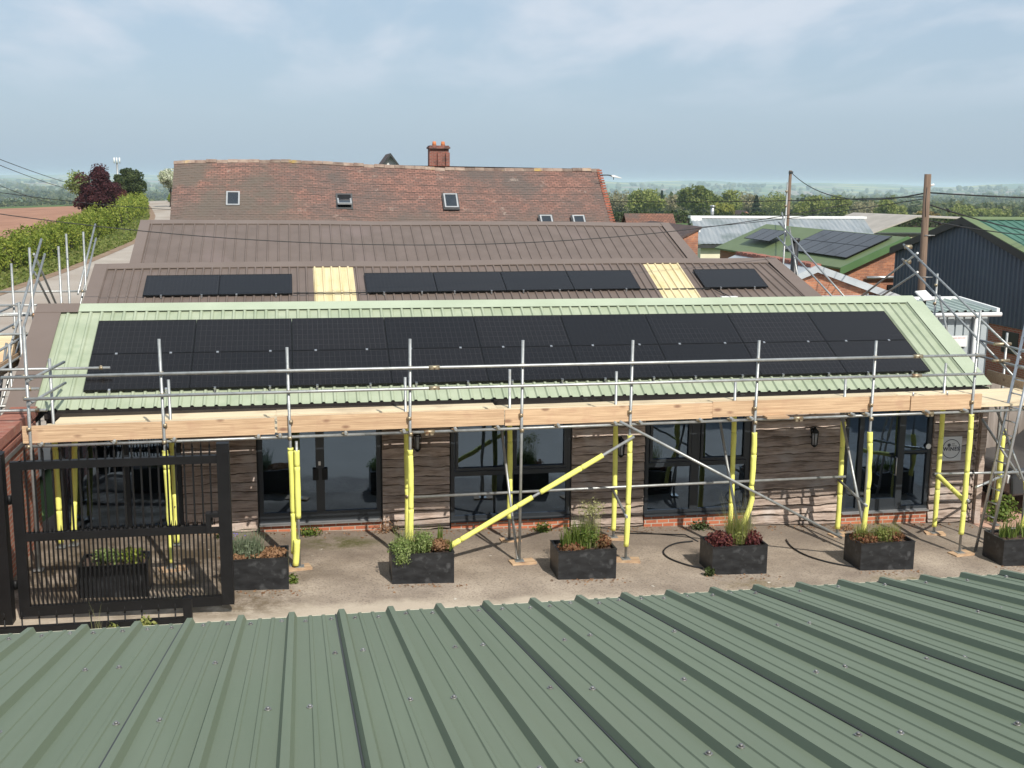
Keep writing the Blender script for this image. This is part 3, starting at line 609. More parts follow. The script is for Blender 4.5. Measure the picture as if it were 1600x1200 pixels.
def opening(kind, x0, x1, zb, zt, vs=(), hs=(), fw=.065, sash=()):
    m = MB(); y0, y1 = -.215, -.15
    m.box(x0,x0+fw,y0,y1,zb,zt); m.box(x1-fw,x1,y0,y1,zb,zt); m.box(x0+fw,x1-fw,y0+.002,y1,zb,zb+fw); m.box(x0+fw,x1-fw,y0+.002,y1,zt-fw,zt)
    for v, w in vs: m.box(v-w/2,v+w/2,y0-.002,y1-.002,zb+fw,zt-fw)
    for a, c, z, w in hs: m.box(a,c,y0+.004,y1-.004,z-w/2,z+w/2)
    for a, c, e, f in sash:
        for q in ((a,a+.05,e,f),(c-.05,c,e,f),(a+.05,c-.05,e,e+.05),(a+.05,c-.05,f-.05,f)): m.box(q[0],q[1],y0-.014,y0+.02,q[2],q[3])
    fr = m.build(kind, 'frame', WS); m = MB(); m.quad((x0+.03,-.175,zb+.03),(x1-.03,-.175,zb+.03),(x1-.03,-.175,zt-.03),(x0+.03,-.175,zt-.03)); m.build('pane', 'glass', fr)
    m = MB(); m.prism([(-.31,zb-.03),(-.2,zb-.03),(-.2,zb+.004),(-.31,zb-.012)], 'X', x0-.01, x1+.01); m.build('sill', 'alu' if kind != 'window' else 'frame', fr); return fr
d = opening('door', 2.86, 4.98, -2.42, -.47, vs=((3.92,.15),), hs=((2.92,3.85,-2.32,.16),(3.99,4.92,-2.32,.16)), fw=.075)
for x in (3.84,4.0): MB().box(x-.05,x+.05,-.245,-.215,-1.66,-1.46).build('handle', 'black', d)
MB().box(3.89,3.93,-.225,-.216,-1.4,-1.33).build('lock', 'alu', d)
opening('window', 6.24, 8.44, -2.51, -.47, vs=((7.34,.09),), hs=((6.3,8.38,-1.66,.085),), sash=((6.32,7.29,-1.6,-.54),(7.39,8.37,-1.6,-.54)))
opening('window', 9.88, 11.92, -2.57, -.47, vs=((10.85,.16),), hs=((9.94,11.86,-1.63,.085),), sash=((9.96,10.76,-1.57,-.54),(10.95,11.85,-1.57,-.54)))
d = opening('door', 13.87, 15.67, -2.71, -.47, vs=((14.2,.09),(15.05,.13)), hs=((14.24,15.0,-2.58,.2),(15.1,15.6,-1.56,.04)))
MB().tube([(14.93,-.22,-1.65),(14.93,-.28,-1.65),(14.93,-.28,-2.0),(14.93,-.22,-2.0)], .013).build('handle', 'alu', d)
MB().tube([(15.62,-.216,-1.46),(15.62,-.224,-1.46)], .055, 16).build('knob', 'white', d)
d = opening('window', -.39, 1.56, -2.42, -.47, vs=((.66,.1),))
m = MB()
for k in range(20):
    x = .0+.075*k
    if not .6 < x < .72: m.box(x,x+.05,-.05,-.045,-1.05 if x > .7 else -.98,-.5)
m.build('blind', 'blind', d)

# wall lanterns and the round-badge sign
def lantern(x, z, label):
    t_ = thing('wall_lantern', label, 'lantern', (x,-.25,z), 'black coach lanterns on the boarded front')
    m = MB(); m.tube([(x,-.25,z+.12),(x,-.33,z+.2),(x,-.36,z+.16)], .012, 8); m.box(x-.035,x+.035,-.262,-.244,z-.02,z+.18); m.build('bracket', 'black', t_)
    m = MB(); c = (x,-.36)
    def hexa(z0, r0, z1, r1_):
        m.tube([(c[0],c[1],z0),(c[0],c[1],z1)], r0, 6, r2=r1_)
    hexa(z+.1,.075,z+.13,.07); hexa(z+.13,.07,z+.18,.03); hexa(z+.18,.015,z+.21,.012); hexa(z-.15,.05,z-.13,.065); hexa(z-.18,.02,z-.15,.045)
    for k in range(6):
        a = 2*math.pi*k/6; m.tube([(c[0]+.056*math.cos(a),c[1]+.056*math.sin(a),z-.13),(c[0]+.068*math.cos(a),c[1]+.068*math.sin(a),z+.1)], .008, 5)
    m.build('cage', 'black', t_); MB().tube([(c[0],c[1],z-.13),(c[0],c[1],z+.1)], .045, 6, r2=.057).build('glass', 'blind', t_)
lantern(5.62,-1.0,'black lantern on the boards between the double doors and the next window')
lantern(9.36,-1.24,'black lantern half hidden behind a foam-wrapped tube between the two windows')
lantern(13.16,-1.18,'black lantern in plain view on the boards beside the glazed entrance door')
sg = thing('wall_sign', 'square pale sign with a dark ring round the word WINES', 'sign', (16.07,-.27,-1.5))
MB().box(15.85,16.29,-.282,-.262,-1.75,-1.27).build('board', 'signgrey', sg)
m = MB(); n = 40; cx, cz_ = 16.07, -1.51
for k in range(n):
    a0, a1 = 2*math.pi*k/n, 2*math.pi*(k+1)/n
    P = lambda a, r: (cx+r*math.cos(a), -.2845, cz_+r*math.sin(a))
    m.quad(P(a0,.178),P(a1,.178),P(a1,.192),P(a0,.192))
m.build('ring', 'ink', sg)
m = MB(); m.tube([(16.02,-.2825,-1.435),(16.02,-.285,-1.435)], .036, 9)
for k, (x, z) in enumerate([(16.085,-1.413),(16.105,-1.413),(16.127,-1.413),(16.085,-1.45),(16.115,-1.45),(16.145,-1.45),(16.17,-1.45)]): m.box(x-.006,x+.006,-.2848,-.2832,z-.009,z+.009)
m.build('emblem', 'ink', sg)
cu = bpy.data.curves.new('lettering', 'FONT'); cu.body = 'WINES'; cu.align_x = 'CENTER'; cu.size = .105; cu.extrude = .0006; cu.space_character = 1.15; cu.offset = .0035
to = bpy.data.objects.new('lettering', cu); COL.objects.link(to); bpy.context.view_layer.update()
me = bpy.data.meshes.new_from_object(to.evaluated_get(bpy.context.evaluated_depsgraph_get())); bpy.data.objects.remove(to)
lt = bpy.data.objects.new('lettering', me); COL.objects.link(lt); me.materials.clear(); me.materials.append(M['ink']); lt.parent = sg; lt.rotation_euler = (R(90),0,0); lt.location = (0,-.0145,-.047)

# ================================================================ solar panels
PWD, PHT = 1.735, 1.063
def panel_proto(name, label, group, PWD=PWD, PHT=PHT):
    r_ = thing(name, label, 'solar panel', (0,0,0), group)
    m = MB(); w = .012
    m.box(0,PWD,0,w,-.034,0); m.box(0,PWD,PHT-w,PHT,-.034,0); m.box(0,w,w,PHT-w,-.034,0); m.box(PWD-w,PWD,w,PHT-w,-.034,0); m.build('frame', 'black', r_)
    MB().box(w,PWD-w,w,PHT-w,-.012,-.003).build('cell_sheet', 'cells', r_)
    return r_
ORD = ['first','second','third','fourth','fifth','sixth','seventh','eighth','ninth']
proto = panel_proto('solar_panel', '', '')
def put_panel(x, y, z, rot, label, group, first=[True]):
    o = proto if first[0] else copy_tree(proto); first[0] = False
    o.location = (x,y,z); o.rotation_euler = rot; o['label'] = label; o['group'] = group; return o
def clip(x, s): # small clamp under the lower edge of a panel
    return x, s
for row in range(2):
    for k in range(9):
        s = row*(PHT+.011)
        lab = ('lower' if row == 0 else 'upper')+'-row black solar panel on the sage roof, '+ORD[k]+' from the brown verge'
        o = put_panel(k*1.742, s*cS, s*sS, (SL,0,0), lab, 'black solar panels on the sage green roof')
        for fx in (.42,1.35):
            m = MB()
            if row == 0: m.box(fx-.02,fx+.02,-.035,.012,-.05,.006); m.box(fx-.012,fx+.012,-.07,-.03,-.085,-.05)
            else: m.box(fx-.016,fx+.016,-.014,.006,-.004,.004)
            m.build('clamp', 'alu', o)
S2 = math.atan(.395)
def r2z(y, x=8): return .78+.395*(y-8)+.006*(x-8)
xs = [.0,1.742,5.27,7.015,8.76,10.505,13.98]
labs = ['paired panel nearest the lane','paired panel beside the first yellow rooflight','first panel of four after the first yellow rooflight','second panel of the run of four','third panel of the run of four','last panel of four before the second yellow rooflight','lone panel beyond the second yellow rooflight']
for x, l_ in zip(xs, labs):
    o = put_panel(x, 8, r2z(8, x)+.085, (S2, -.006, 0), 'black solar panel on the brown roof, '+l_, 'black solar panels on the brown ribbed roof')
    for fx in (.42,1.35):
        m = MB(); m.box(fx-.02,fx+.02,-.035,.012,-.05,.006); m.box(fx-.012,fx+.012,-.07,-.03,-.085,-.05); m.build('clamp', 'alu', o)
tag(MB().tube([(3.5,8.0,r2z(8)+.06),(4.4,8.03,r2z(8)+.05),(5.3,8.0,r2z(8)+.06)], .016).build('roof_cable', 'wire'), 'black cable crossing the first yellow rooflight between two groups of panels', 'cable')
tag(MB().tube([(12.2,8.05,r2z(8,12)+.06),(13.1,8.06,r2z(8,13)+.05),(14.1,8.0,r2z(8,14)+.06)], .016).build('roof_cable', 'wire'), 'black cable crossing the second yellow rooflight towards the lone panel', 'cable')
bt = thing('cable_bracket', 'white plastic bracket with cables on the brown roof below the lone panel', 'bracket', (14.45,7.55,r2z(7.55)+.05))
MB().box(14.25,14.68,7.5,7.62,r2z(7.55,14)+.03,r2z(7.55,14)+.07).build('plate', 'white', bt); MB().tube([(14.2,7.98,r2z(8,14)+.05),(14.45,7.55,r2z(7.55,14)+.08),(14.6,7.1,r2z(7.1,14)+.05)], .012).build('cable', 'wire', bt)

# ================================================================ brown roofs and their sheds
def brown_shed(label, ridge, lo, back, x0, x1, pitch, fl, fr, glow=None, tilt=.006, mid=8, h=.034, flare=0.0):
    t_ = thing('brown_shed', label, 'building', ((x0+x1)/2, ridge[0], -2.6)); m = MB(); tl = lambda x, t: tilt*(x-mid)+.012*math.sin(x*.7)*t
    ribbed(m, x0, x1, pitch, .05, lo, ridge, h, .03, .065, sag=tl)
    m.v = [(q[0]+flare*max(0,ridge[0]-q[1])*max(0,(q[0]-x1+3)/3), q[1], q[2]) for q in m.v]
    n = len(m.v); m.v += [(x0,ridge[0],ridge[1]+tl(x0,1)),(x1,ridge[0],ridge[1]+tl(x1,1)),(x1,back[0],back[1]),(x0,back[0],back[1])]; m.f.append((n,n+1,n+2,n+3)); m.sm.append(False)
    rf = m.build('roof', 'brown', t_); dy, dz = ridge[0]-lo[0], ridge[1]-lo[1]; Ln = math.hypot(dy, dz); u = (dy/Ln, dz/Ln); nn = (-u[1], u[0])
    def at(s, o): return (ridge[0]-u[0]*s+nn[0]*o, ridge[1]-u[1]*s+nn[1]*o)
    m = MB(); seg = 12
    for i in range(seg):
        xa, xb = x0+(x1-x0)*i/seg, x0+(x1-x0)*(i+1)/seg; k = len(m.v); a, c = at(.26, h+.006), at(-.02, h+.008)
        ja, jb = tl(xa,1)+.006*math.sin(i*2.1), tl(xb,1)+.006*math.sin((i+1)*2.1)
        m.v += [(xa,a[0],a[1]+ja),(xb,a[0],a[1]+jb),(xb,c[0],c[1]+jb),(xa,c[0],c[1]+ja),(xb,c[0]+.28,c[1]-.14+jb),(xa,c[0]+.28,c[1]-.14+ja),(xa,a[0],a[1]+ja-.02),(xb,a[0],a[1]+jb-.02)]
        m.f += [(k,k+1,k+2,k+3),(k+3,k+2,k+4,k+5),(k+6,k+7,k+1,k)]; m.sm += [False]*3
    m.build('ridge_cap', 'brown_trim', rf)
    for xa, xb in ((x0-.02, x0+fl), (x1-fr, x1+.02)):
        m = MB(); k = 0; a, c = at(Ln+.0, h+.01), at(.0, h+.01); ja, jb = tilt*(xa-mid), tilt*(xb-mid)
        fl_ = flare*Ln if xb > x1 else 0; m.v += [(xa+fl_*.6,a[0],a[1]+ja),(xb+fl_,a[0],a[1]+jb),(xb,c[0],c[1]+jb),(xa,c[0],c[1]+ja)]; m.f.append((0,1,2,3)); m.sm.append(False)
        e = xa if xa < x0 else xb; m.v += [(e+fl_,a[0],a[1]-.2),(e,c[0],c[1]-.2)]; m.f.append((0,3,5,4) if e == xa else (1,2,5,4)); m.sm.append(False); m.build('verge_flashing', 'brown_trim', rf)
    m = MB()
    for xa in (x0+.1, x1-.2): m.prism([(lo[0],-3.1),(back[0],-3.1),(back[0],back[1]-.08),(ridge[0],ridge[1]-.12),(lo[0],lo[1]-.05)], 'X', xa, xa+.1)
    m.build('wall', 'shedwall', t_); return t_, rf
B2, rf2 = brown_shed('brown ribbed shed roof carrying seven black panels and two yellow rooflights', (9.72,r2z(9.72)), (5.6,r2z(5.6)), (13.4,-.12), -1.3, 16.6, .21, .3, .3, flare=.17)
for x0, x1, lb in ((4.0,5.01,'yellowed rooflight sheet nearer the lane'),(12.74,13.74,'yellowed rooflight sheet nearer the poles')):
    m = MB(); ribbed(m, x0, x1, .21, .05, (5.7,r2z(5.7)+.008), (9.47,r2z(9.47)+.008), .034, .03, .065, sag=lambda x, t: .006*(x-8)); m.build('rooflight', 'yellowgrp', rf2, label=lb)
brown_shed('plain brown ribbed shed roof in front of the old tiled barn', (18.6,2.17), (12.9,-.11), (23.2,-.1), -1.3, 16.46, .333, .3, .3, tilt=-.002, h=.03, flare=.07)

# ================================================================ old tiled barn
BN = thing('tiled_barn', 'old barn with a sagging patchy clay tile roof and small rooflights', 'building', (7.6,28,-2.4))
SX = [-1.2,-.5,3.3,4.4,6.7,9.9,13,16.5]; SZ = [4.21,4.27,4.31,4.28,4.18,4.09,4.08,4.13]
m = MB(); nx, ny = 150, 38; rs = random.Random(5)
def by(t): return 24.0+4.0*t
rowz = [[rs.gauss(0,.006) for _ in range(nx+1)] for _ in range(ny+1)]
for j in range(ny):
    for e in (0, 1):
        for i in range(nx+1):
            t_ = (j+e)/ny; y = by(t_); half = .0 if t_ > .45 else .25*(.45-t_)**1.2
            x = -1.13+(16.42+1.13+half)*i/nx; zr = float(np.interp(x, SX, SZ))
            z = zr-(1-t_)*3.62+.35*max(0,.3-t_)**1.6+.03*math.sin(x*.9+t_*3)*math.sin(t_*5+x*.2)+rowz[j][i]+(.016 if e == 0 else -.006)
            m.v.append((x, y, z))
    k = j*2*(nx+1)
    for i in range(nx):
        a = k+i; m.f.append((a,a+1,a+nx+2,a+nx+1)); m.sm.append(False)
        if j:
            p = a-(nx+1); m.f.append((p,p+1,a+1,a)); m.sm.append(False)
n = len(m.v); m.v += [(-1.13,28,4.24),(16.42,28,4.13),(16.42,32,.6),(-1.13,32,.6)]; m.f.append((n,n+1,n+2,n+3)); m.sm.append(False)
brf = m.build('roof', 'tile', BN)
m = MB(); x = -1.15
while x < 16.4:
    x1 = min(x+.42, 16.45); za, zb = float(np.interp(x, SX, SZ)), float(np.interp(x1, SX, SZ)); j = rs.gauss(0,.012); k = len(m.v)
    prof = [(-.13,-.1),(-.08,-.01),(0,.03),(.08,-.01),(.13,-.1)]
    for xx, zz in ((x+.006, za+j),(x1-.006, zb+j)): m.v += [(xx, 28+p, zz+q+.01) for p, q in prof]
    for q in range(4): m.f.append((k+q,k+q+5,k+q+6,k+q+1)); m.sm.append(False)
    m.f += [(k,k+1,k+2,k+3,k+4),(k+9,k+8,k+7,k+6,k+5)]; m.sm += [False, False]; x = x1
m.build('ridge_tile', 'ridge', brf)
m = MB()
for j in range(34):
    t_ = j/34; y = by(t_); half = .0 if t_ > .45 else .25*(.45-t_)**1.2; z = 4.13-(1-t_)*3.62+.35*max(0,.3-t_)**1.6
    m.box(16.3+half,16.52+half,y,y+.085,z+.0,z+.075)
m.build('verge_tile', pmat('red_verge_tile', (.36,.12,.07), (.27,.09,.055), 6, .8, island=.2), brf)
m = MB()
for xx in (-1.05,16.2): m.prism([(24.2,-3.2),(31.8,-3.2),(31.8,.6),(28,3.9),(24.2,.45)], 'X', xx, xx+.15)
m.box(-.9,16.2,24.3,24.5,-3.2,.5); m.build('wall', 'oldbrick', BN)
def rooflight(xc, zt, zb, w, opened=False):
    f = lambda z: (28-(4.2-z)/.905); yt, yb = f(zt), f(zb); sl = math.atan2(zt-zb, yt-yb); Ln = math.hypot(zt-zb, yt-yb)
    T = Matrix.Translation((xc, yb, zb+.03)) @ Matrix.Rotation(sl, 4, 'X'); m = MB(); w2 = w/2
    m.box(-w2-.05,w2+.05,-.06,Ln+.06,-.02,.03,T)
    k = m.build('rooflight', pmat('flashing_dark', (.05,.05,.05), (.07,.07,.07), 3, .6), brf)
    T2 = T @ Matrix.Translation((0,Ln*.5,.07)) @ Matrix.Rotation(R(-22) if opened else 0, 4, 'X'); m = MB(); h2 = Ln/2
    for a in ((-w2,-w2+.06,-h2,h2),(w2-.06,w2,-h2,h2),(-w2+.06,w2-.06,h2-.06,h2),(-w2+.06,w2-.06,-h2,-h2+.06)): m.box(a[0],a[1],a[2],a[3],-.03,.03,T2)
    m.build('frame', 'lead', k); MB().box(-w2+.06,w2-.06,-h2+.06,h2-.06,-.01,.01,T2).build('pane', 'skyglass', k)
    if opened: MB().box(-w2+.02,w2-.02,.02,Ln-.02,.031,.035,T).build('shaft', 'black', k)
rooflight(1.2,2.98,2.46,.52); rooflight(5.52,2.94,2.42,.56,True); rooflight(9.8,2.96,2.42,.56); rooflight(13.6,2.14,1.6,.5); rooflight(14.96,2.14,1.6,.5)
lp = thing('street_lamp', 'white lamp head on a thin bracket reaching out from the barn gable', 'lamp', (16.3,27,3.85))
MB().tube([(16.2,27,3.86),(16.55,27,3.87),(16.8,27,3.83)], .025).build('arm', 'darktrim', lp)
m = MB(); m.prism([(16.68,3.86),(16.72,3.8),(17.12,3.735),(17.14,3.75),(16.8,3.875)], 'Y', 26.9, 27.1); m.build('head', 'white', lp); MB().tube([(16.8,27,3.8),(16.8,27,3.68)], .015).build('sensor', 'darktrim', lp)

# farmhouse behind: chimney and small gable just over the barn ridge
FH = thing('farmhouse', 'farmhouse behind the barn showing only a tall brick chimney and a small gable', 'building', (10,42,-1.9))
m = MB(); m.box(6,14,40.2,46,-2.2,1.2); m.build('wall', 'oldbrick', FH)
m = MB(); m.prism([(39.8,1.1),(43,3.2),(46.4,1.1),(46.4,1.2),(43,3.35),(39.8,1.2)], 'X', 5.8, 14.2); hr = m.build('roof', 'tile_small', FH)
m = MB(); m.box(10.54,11.53,40,40.95,2.0,5.22)
for a, w in ((10.5,.2),(10.93,.2),(11.37,.2)): m.box(a,a+w,39.9,40.0,3.0,5.02)
m.box(10.48,11.59,39.86,41.02,5.22,5.32); m.box(10.53,11.54,39.92,40.97,5.32,5.38); ch = m.build('chimney', 'chimbrick', hr)
for x in (10.82,11.28): MB().tube([(x,40.45,5.36),(x,40.45,5.6)], .12, 10, r2=.09).build('chimney_pot', 'pot', ch)
m = MB(); m.prism([(7.5,3.55),(8.47,4.86),(9.3,3.75),(9.3,3.84),(8.47,4.95),(7.5,3.64)], 'Y', 39.75, 43); m.build('dormer_roof', 'slate_dark', hr)
m = MB(); m.prism([(7.7,3.4),(9.15,3.4),(9.15,3.92),(8.47,4.8),(7.7,3.8)], 'Y', 40.0, 43); m.build('dormer_gable', 'white', hr)
m = MB(); m.prism([(7.5,3.5),(8.47,4.8),(9.3,3.7),(9.3,3.84),(8.47,4.96),(7.5,3.64)], 'Y', 39.68, 39.75); m.build('bargeboard', 'darktrim', hr)
# ================================================================ scaffold along the eaves
TR = .0242
SC = thing('scaffold', 'galvanised tube scaffold with timber deck running along the eaves of the workshop', 'scaffold', (7.4,-1.6,-2.75), 'galvanised tube scaffolds round the workshop')
def coupler(x, y, z, par, ax='X'):
    m = MB(); d = {'X': Vector((1,0,0)), 'Y': Vector((0,1,0)), 'Z': Vector((0,0,1))}[ax]; c = Vector((x,y,z))
    m.tube([c-d*.028, c+d*.028], .036, 10); e = Vector((0,0,1)).cross(d) if ax != 'Z' else Vector((0,-1,0))
    m.tube([c+e*.03-d*.0, c+e*.062], .012, 6); m.tube([c-Vector((0,0,.03)), c+Vector((0,0,.045))], .014, 6) if ax != 'Z' else None
    return m.build('coupler', 'coupler', par)
def sleeve(pts, par, r=.046): 
    pts = [Vector(p) for p in pts]; L_ = sum((pts[i+1]-pts[i]).length for i in range(len(pts)-1)); rs = random.Random(int(abs(pts[0].x*977+pts[0].y*131+pts[0].z*17)))
    P, W_ = [], []; acc = 0; nxt = rs.uniform(.35,.9); lean_ = rs.uniform(0, 6)
    def at(d):
        for i in range(len(pts)-1):
            l = (pts[i+1]-pts[i]).length
            if d <= l or i == len(pts)-2: return pts[i].lerp(pts[i+1], min(1, d/l))
            d -= l
    d = 0
    while d < L_:
        if d > nxt:
            nxt = d+rs.uniform(.5,1.1)
            for e, k in ((0,1.0),(.004,.8),(.012,.8),(.016,1.0)): P.append(at(min(L_, d+e))); W_.append(r*k*rs.uniform(.96,1.04) if k == 1 else r*k)
            d += .06
        else: P.append(at(d)); W_.append(r*(1+.05*math.sin(d*7+lean_)+rs.uniform(-.025,.025))); d += .06
    P.append(at(L_)); W_.append(r)
    return MB().tube(P, W_, 12).build('foam_sleeve', 'foam', par)
def lin(a, b, n, wob=0, seed=0):
    a, b = Vector(a), Vector(b); rs = random.Random(seed); out = []
    for i in range(n+1):
        t = i/n; p = a.lerp(b, t)
        if 0 < i < n: p += Vector((rs.uniform(-wob,wob), rs.uniform(-wob,wob), 0))
        out.append(tuple(p))
    return out
def standard(x, y, z1, sl=None, lean=0.0, par=SC, bend=0.0, z0=None, plate=True):
    zg = (gz(x)+.05) if z0 is None else z0
    st = MB().tube([(x,y,zg),(x+lean,y,z1)], TR, 10).build('standard', 'galv_tube', par)
    if plate and z0 is None: MB().box(x-.075,x+.075,y-.075,y+.075,zg-.012,zg).build('base_plate', 'galv_tube', st)
    if sl:
        n = 9; P = []
        for i in range(n+1):
            t = i/n; z = sl[0]+(sl[1]-sl[0])*t; P.append((x+lean*(z-zg)/(z1-zg)+bend*math.sin(t*math.pi)*(1 if i % 2 else .7), y-.006*math.sin(i), z))
        sleeve(P, st)
    return st
OX = [-.42,1.55,3.45,5.31,7.13,8.97,11.17,13.3,15.22]; OT = [1.35,1.14,.98,1.08,1.03,1.0,.96,.92,1.42]
OY = -2.13
OS = [None,(-2.4,-.6),(-2.35,-.62),(-2.25,-.72),None,(-2.52,-.6),(-1.55,-.62),(-2.55,-.68),(-2.62,-.42)]
ST = []
for i, x in enumerate(OX):
    s_ = standard(x, OY, OT[i], OS[i], lean=(-.03 if i in (1,2) else .02), bend=(.05 if i == 7 else .015)); ST.append(s_)
    for z in (.61, .275, -.47): coupler(x+(.02 if i > 2 else -.02), OY, z+.002*x, s_, 'Z')
    coupler(x, OY, -.2, s_, 'Z')
sleeve([(11.17,OY,-1.55),(11.2,OY-.01,-1.75),(11.15,OY-.02,-1.95),(11.02,OY-.03,-2.3),(10.98,OY-.03,-2.55)], ST[6], .044)
standard(3.53,-2.2,-.5,(-1.75,-.65)); sleeve([(3.5,-2.22,-2.1),(3.49,-2.23,-2.3),(3.47,-2.25,-2.52)], ST[2], .05)
IX = [1.52,5.38,7.18,9.09,11.3,13.44,15.42]; IT = [.31,.26,.36,.28,.07,.05,.3]
IS = [(-2.45,-.55),(-2.6,-.48),(-2.3,-.55),(-2.62,-.5),(-2.75,-.5),(-2.8,-.75),(-2.85,-.45)]
IY = -.95
for i, x in enumerate(IX):
    s_ = standard(x, IY+.02*(i % 2), IT[i], IS[i], lean=-.02, bend=.012); coupler(x, IY, -1.82, s_, 'Z')
standard(-.3,-1.0,.7,(-2.35,-.6)); standard(-.12,-.9,-.5,(-2.35,-.55), lean=.12)
for z, xa, xb in ((.61,-.75,15.36),(.275,-.45,15.36)):
    MB().tube([(xa,OY-.055,z-.004),(4,OY-.055,z+.012),(9,OY-.055,z+.02),(xb,OY-.055,z+.034)], TR, 10).build('guard_rail', 'galv_tube', SC)
for x, z in ((5.62,.63),(5.62,.3),(14.0,.65),(14.0,.31)):
    m = MB(); m.tube([(x,OY-.055,z-.005),(x+.17,OY-.055,z-.004)], .034, 10); m.box(x+.02,x+.07,OY-.1,OY-.06,z-.03,z+.0); m.box(x+.1,x+.15,OY-.1,OY-.06,z-.03,z); m.build('sleeve_coupler', 'coupler', SC)
for a, c, mt in ((-.5,4.6,0),(4.6,10.9,0),(10.9,17.0,0)):
    MB().tube([(a,OY+.05,-.475+.006*a),(c,OY+.05,-.475+.006*c)], TR, 10).build('ledger', 'galv_tube', SC)
MB().tube([(-.5,IY+.05,-.475),(17.0,IY+.05,-.39)], TR, 10).build('ledger', 'galv_tube', SC)
for x in (5.55,11.9,14.35):
    m = MB(); z = -.475+.006*x; m.tube([(x,OY+.05,z),(x+.17,OY+.05,z)], .034, 10); m.box(x+.02,x+.07,OY-.0,OY+.04,z-.05,z-.02); m.box(x+.1,x+.15,OY-.0,OY+.04,z-.05,z-.02); m.build('sleeve_coupler', 'coupler', SC)
MB().tube([(5.4,IY-.05,-1.83),(9.1,IY-.05,-1.8),(13.5,IY-.05,-1.78)], TR, 10).build('ledger', 'galv_tube', SC)
MB().tube([(15.3,IY-.05,-1.8),(17.3,IY-.05,-1.84)], TR, 10).build('ledger', 'galv_tube', SC)
for x in (-.25,.8,1.68,2.95,3.28,4.3,5.22,6.05,6.75,7.75,8.72,9.15,10.2,10.75,11.1,12.95,13.22,14.35,15.08,16.3,17.0):
    tr_ = MB().tube([(x,OY-.1,-.425+.006*x),(x,-.42,-.425+.006*x)], TR, 10).build('transom', 'galv_tube', SC); coupler(x, OY+.02, -.44+.006*x, tr_, 'Y')
for x in (9.0,13.35,15.32): MB().tube([(x+.06,IY+.1,-1.85),(x-.06,OY-.1,-1.98)], TR, 10).build('transom', 'galv_tube', SC)
sleeve([(15.38,-1.0,-1.83),(15.3,-1.6,-1.92),(15.25,-2.1,-2.0)], SC, .044)
# facade and cross braces
MB().tube([(5.75,-2.22,-2.45),(9.03,-2.22,-.6)], TR, 10).build('brace', 'galv_tube', SC)
sleeve(lin((5.75,-2.22,-2.45),(7.32,-2.22,-1.565),6), SC, .045); sleeve(lin((7.45,-2.22,-1.49),(8.5,-2.22,-.9),5), SC, .045)
MB().tube([(8.78,-2.2,-.34),(12.85,-2.24,-2.53)], TR, 10).build('brace', 'galv_tube', SC)
for x in (7.02,11.0,13.36): MB().tube([(x-.02,IY,-.5),(x+.08,OY,gz(x)+.06)], TR, 10).build('brace', 'galv_tube', SC)
# deck and toe boards
rs = random.Random(3)
cuts = [-.4,3.1,6.85,10.55,14.4,17.05]
for j in range(5):
    y0 = -2.09+.224*j
    for i in range(5):
        sh = rs.uniform(-.15,.15); xa, xb = cuts[i]+(sh if i else 0)+.004, cuts[i+1]+(sh if i < 4 else 0)-.004; z = -.395+rs.uniform(-.004,.004)
        m = MB(); k = 0; za, zb = z+.006*xa, z+.006*xb
        m.prism([(y0,0),(y0+.219,0),(y0+.219,.038),(y0,.038)], 'X', xa, xb); m.v = [(q[0], q[1], q[2]+(za if q[0] == xa else zb)) for q in m.v]; m.build('deck_board', 'timber_pale', SC)
for j in range(2):
    y0 = -.918+.224*j
    for i in range(5 if j == 0 else 2):
        xa, xb = cuts[i]+.1, cuts[i+1]-.004+.1; z = -.395+rs.uniform(-.004,.004); m = MB()
        m.prism([(y0,0),(y0+.219,0),(y0+.219,.038),(y0,.038)], 'X', xa, xb); m.v = [(q[0], q[1], q[2]+z+.006*q[0]) for q in m.v]; m.build('deck_board', 'timber_pale', SC)
tc_ = [(-.52,3.2,0),(3.24,6.86,.012),(6.87,10.42,.0),(10.43,14.05,.012),(14.06,15.42,.0)]
for xa, xb, dz in tc_:
    m = MB(); m.prism([(-2.118,0),(-2.08,0),(-2.08,.262),(-2.118,.262)], 'X', xa, xb); m.v = [(q[0], q[1]+.02*(dz > .01), q[2]-.415+.006*q[0]+dz) for q in m.v]; m.build('toe_board', 'timber', SC)
for x in (14.1,14.75): MB().tube([(x,-2.1,-.07),(x,-2.1,-.0)], .022, 8, r2=.01).build('toe_board_clip', 'alu', SC)
m = MB(); m.box(11.35,11.75,-2.25,-2.05,-.37,-.335); m.build('board_end', 'timber', SC)
for x, y in [(1.55,OY),(3.48,-2.2),(5.31,OY),(7.16,OY),(8.97,OY),(15.22,OY),(7.18,-.93),(9.09,-.93),(15.42,-.93),(16.95,-.75),(5.38,-.9),(11.3,-.9),(13.44,-.93)]:
    w = .28 if y < -1.5 else .24; a = rs.uniform(-.3,.3); T = Matrix.Translation((x+.02,y-.02,gz(x)+.004)) @ Matrix.Rotation(a, 4, 'Z')
    where = {1.55:'behind the gate',3.48:'beside the trough next to the gate',5.31:'behind the second trough',7.16:'under the bare tube and leaning brace',8.97:'beside the tall-grass trough',15.22:'near the foot of the ladder',7.18:'by the wall under the first window',9.09:'by the wall behind the tall-grass trough',15.42:'by the wall under the WINES sign',16.95:'at the building corner beyond the sign',5.38:'by the wall next to the double doors',11.3:'by the wall behind the burgundy trough',13.44:'by the wall under the entrance door side'}[x]
    m = MB(); m.box(-w*.75,w*.75,-w*.42,w*.42,0,.038,T); tag(m.build('sole_board', 'timber', o=(x,y,gz(x))), 'timber sole board under a scaffold foot '+where, 'sole board', 'timber sole boards under the scaffold feet')

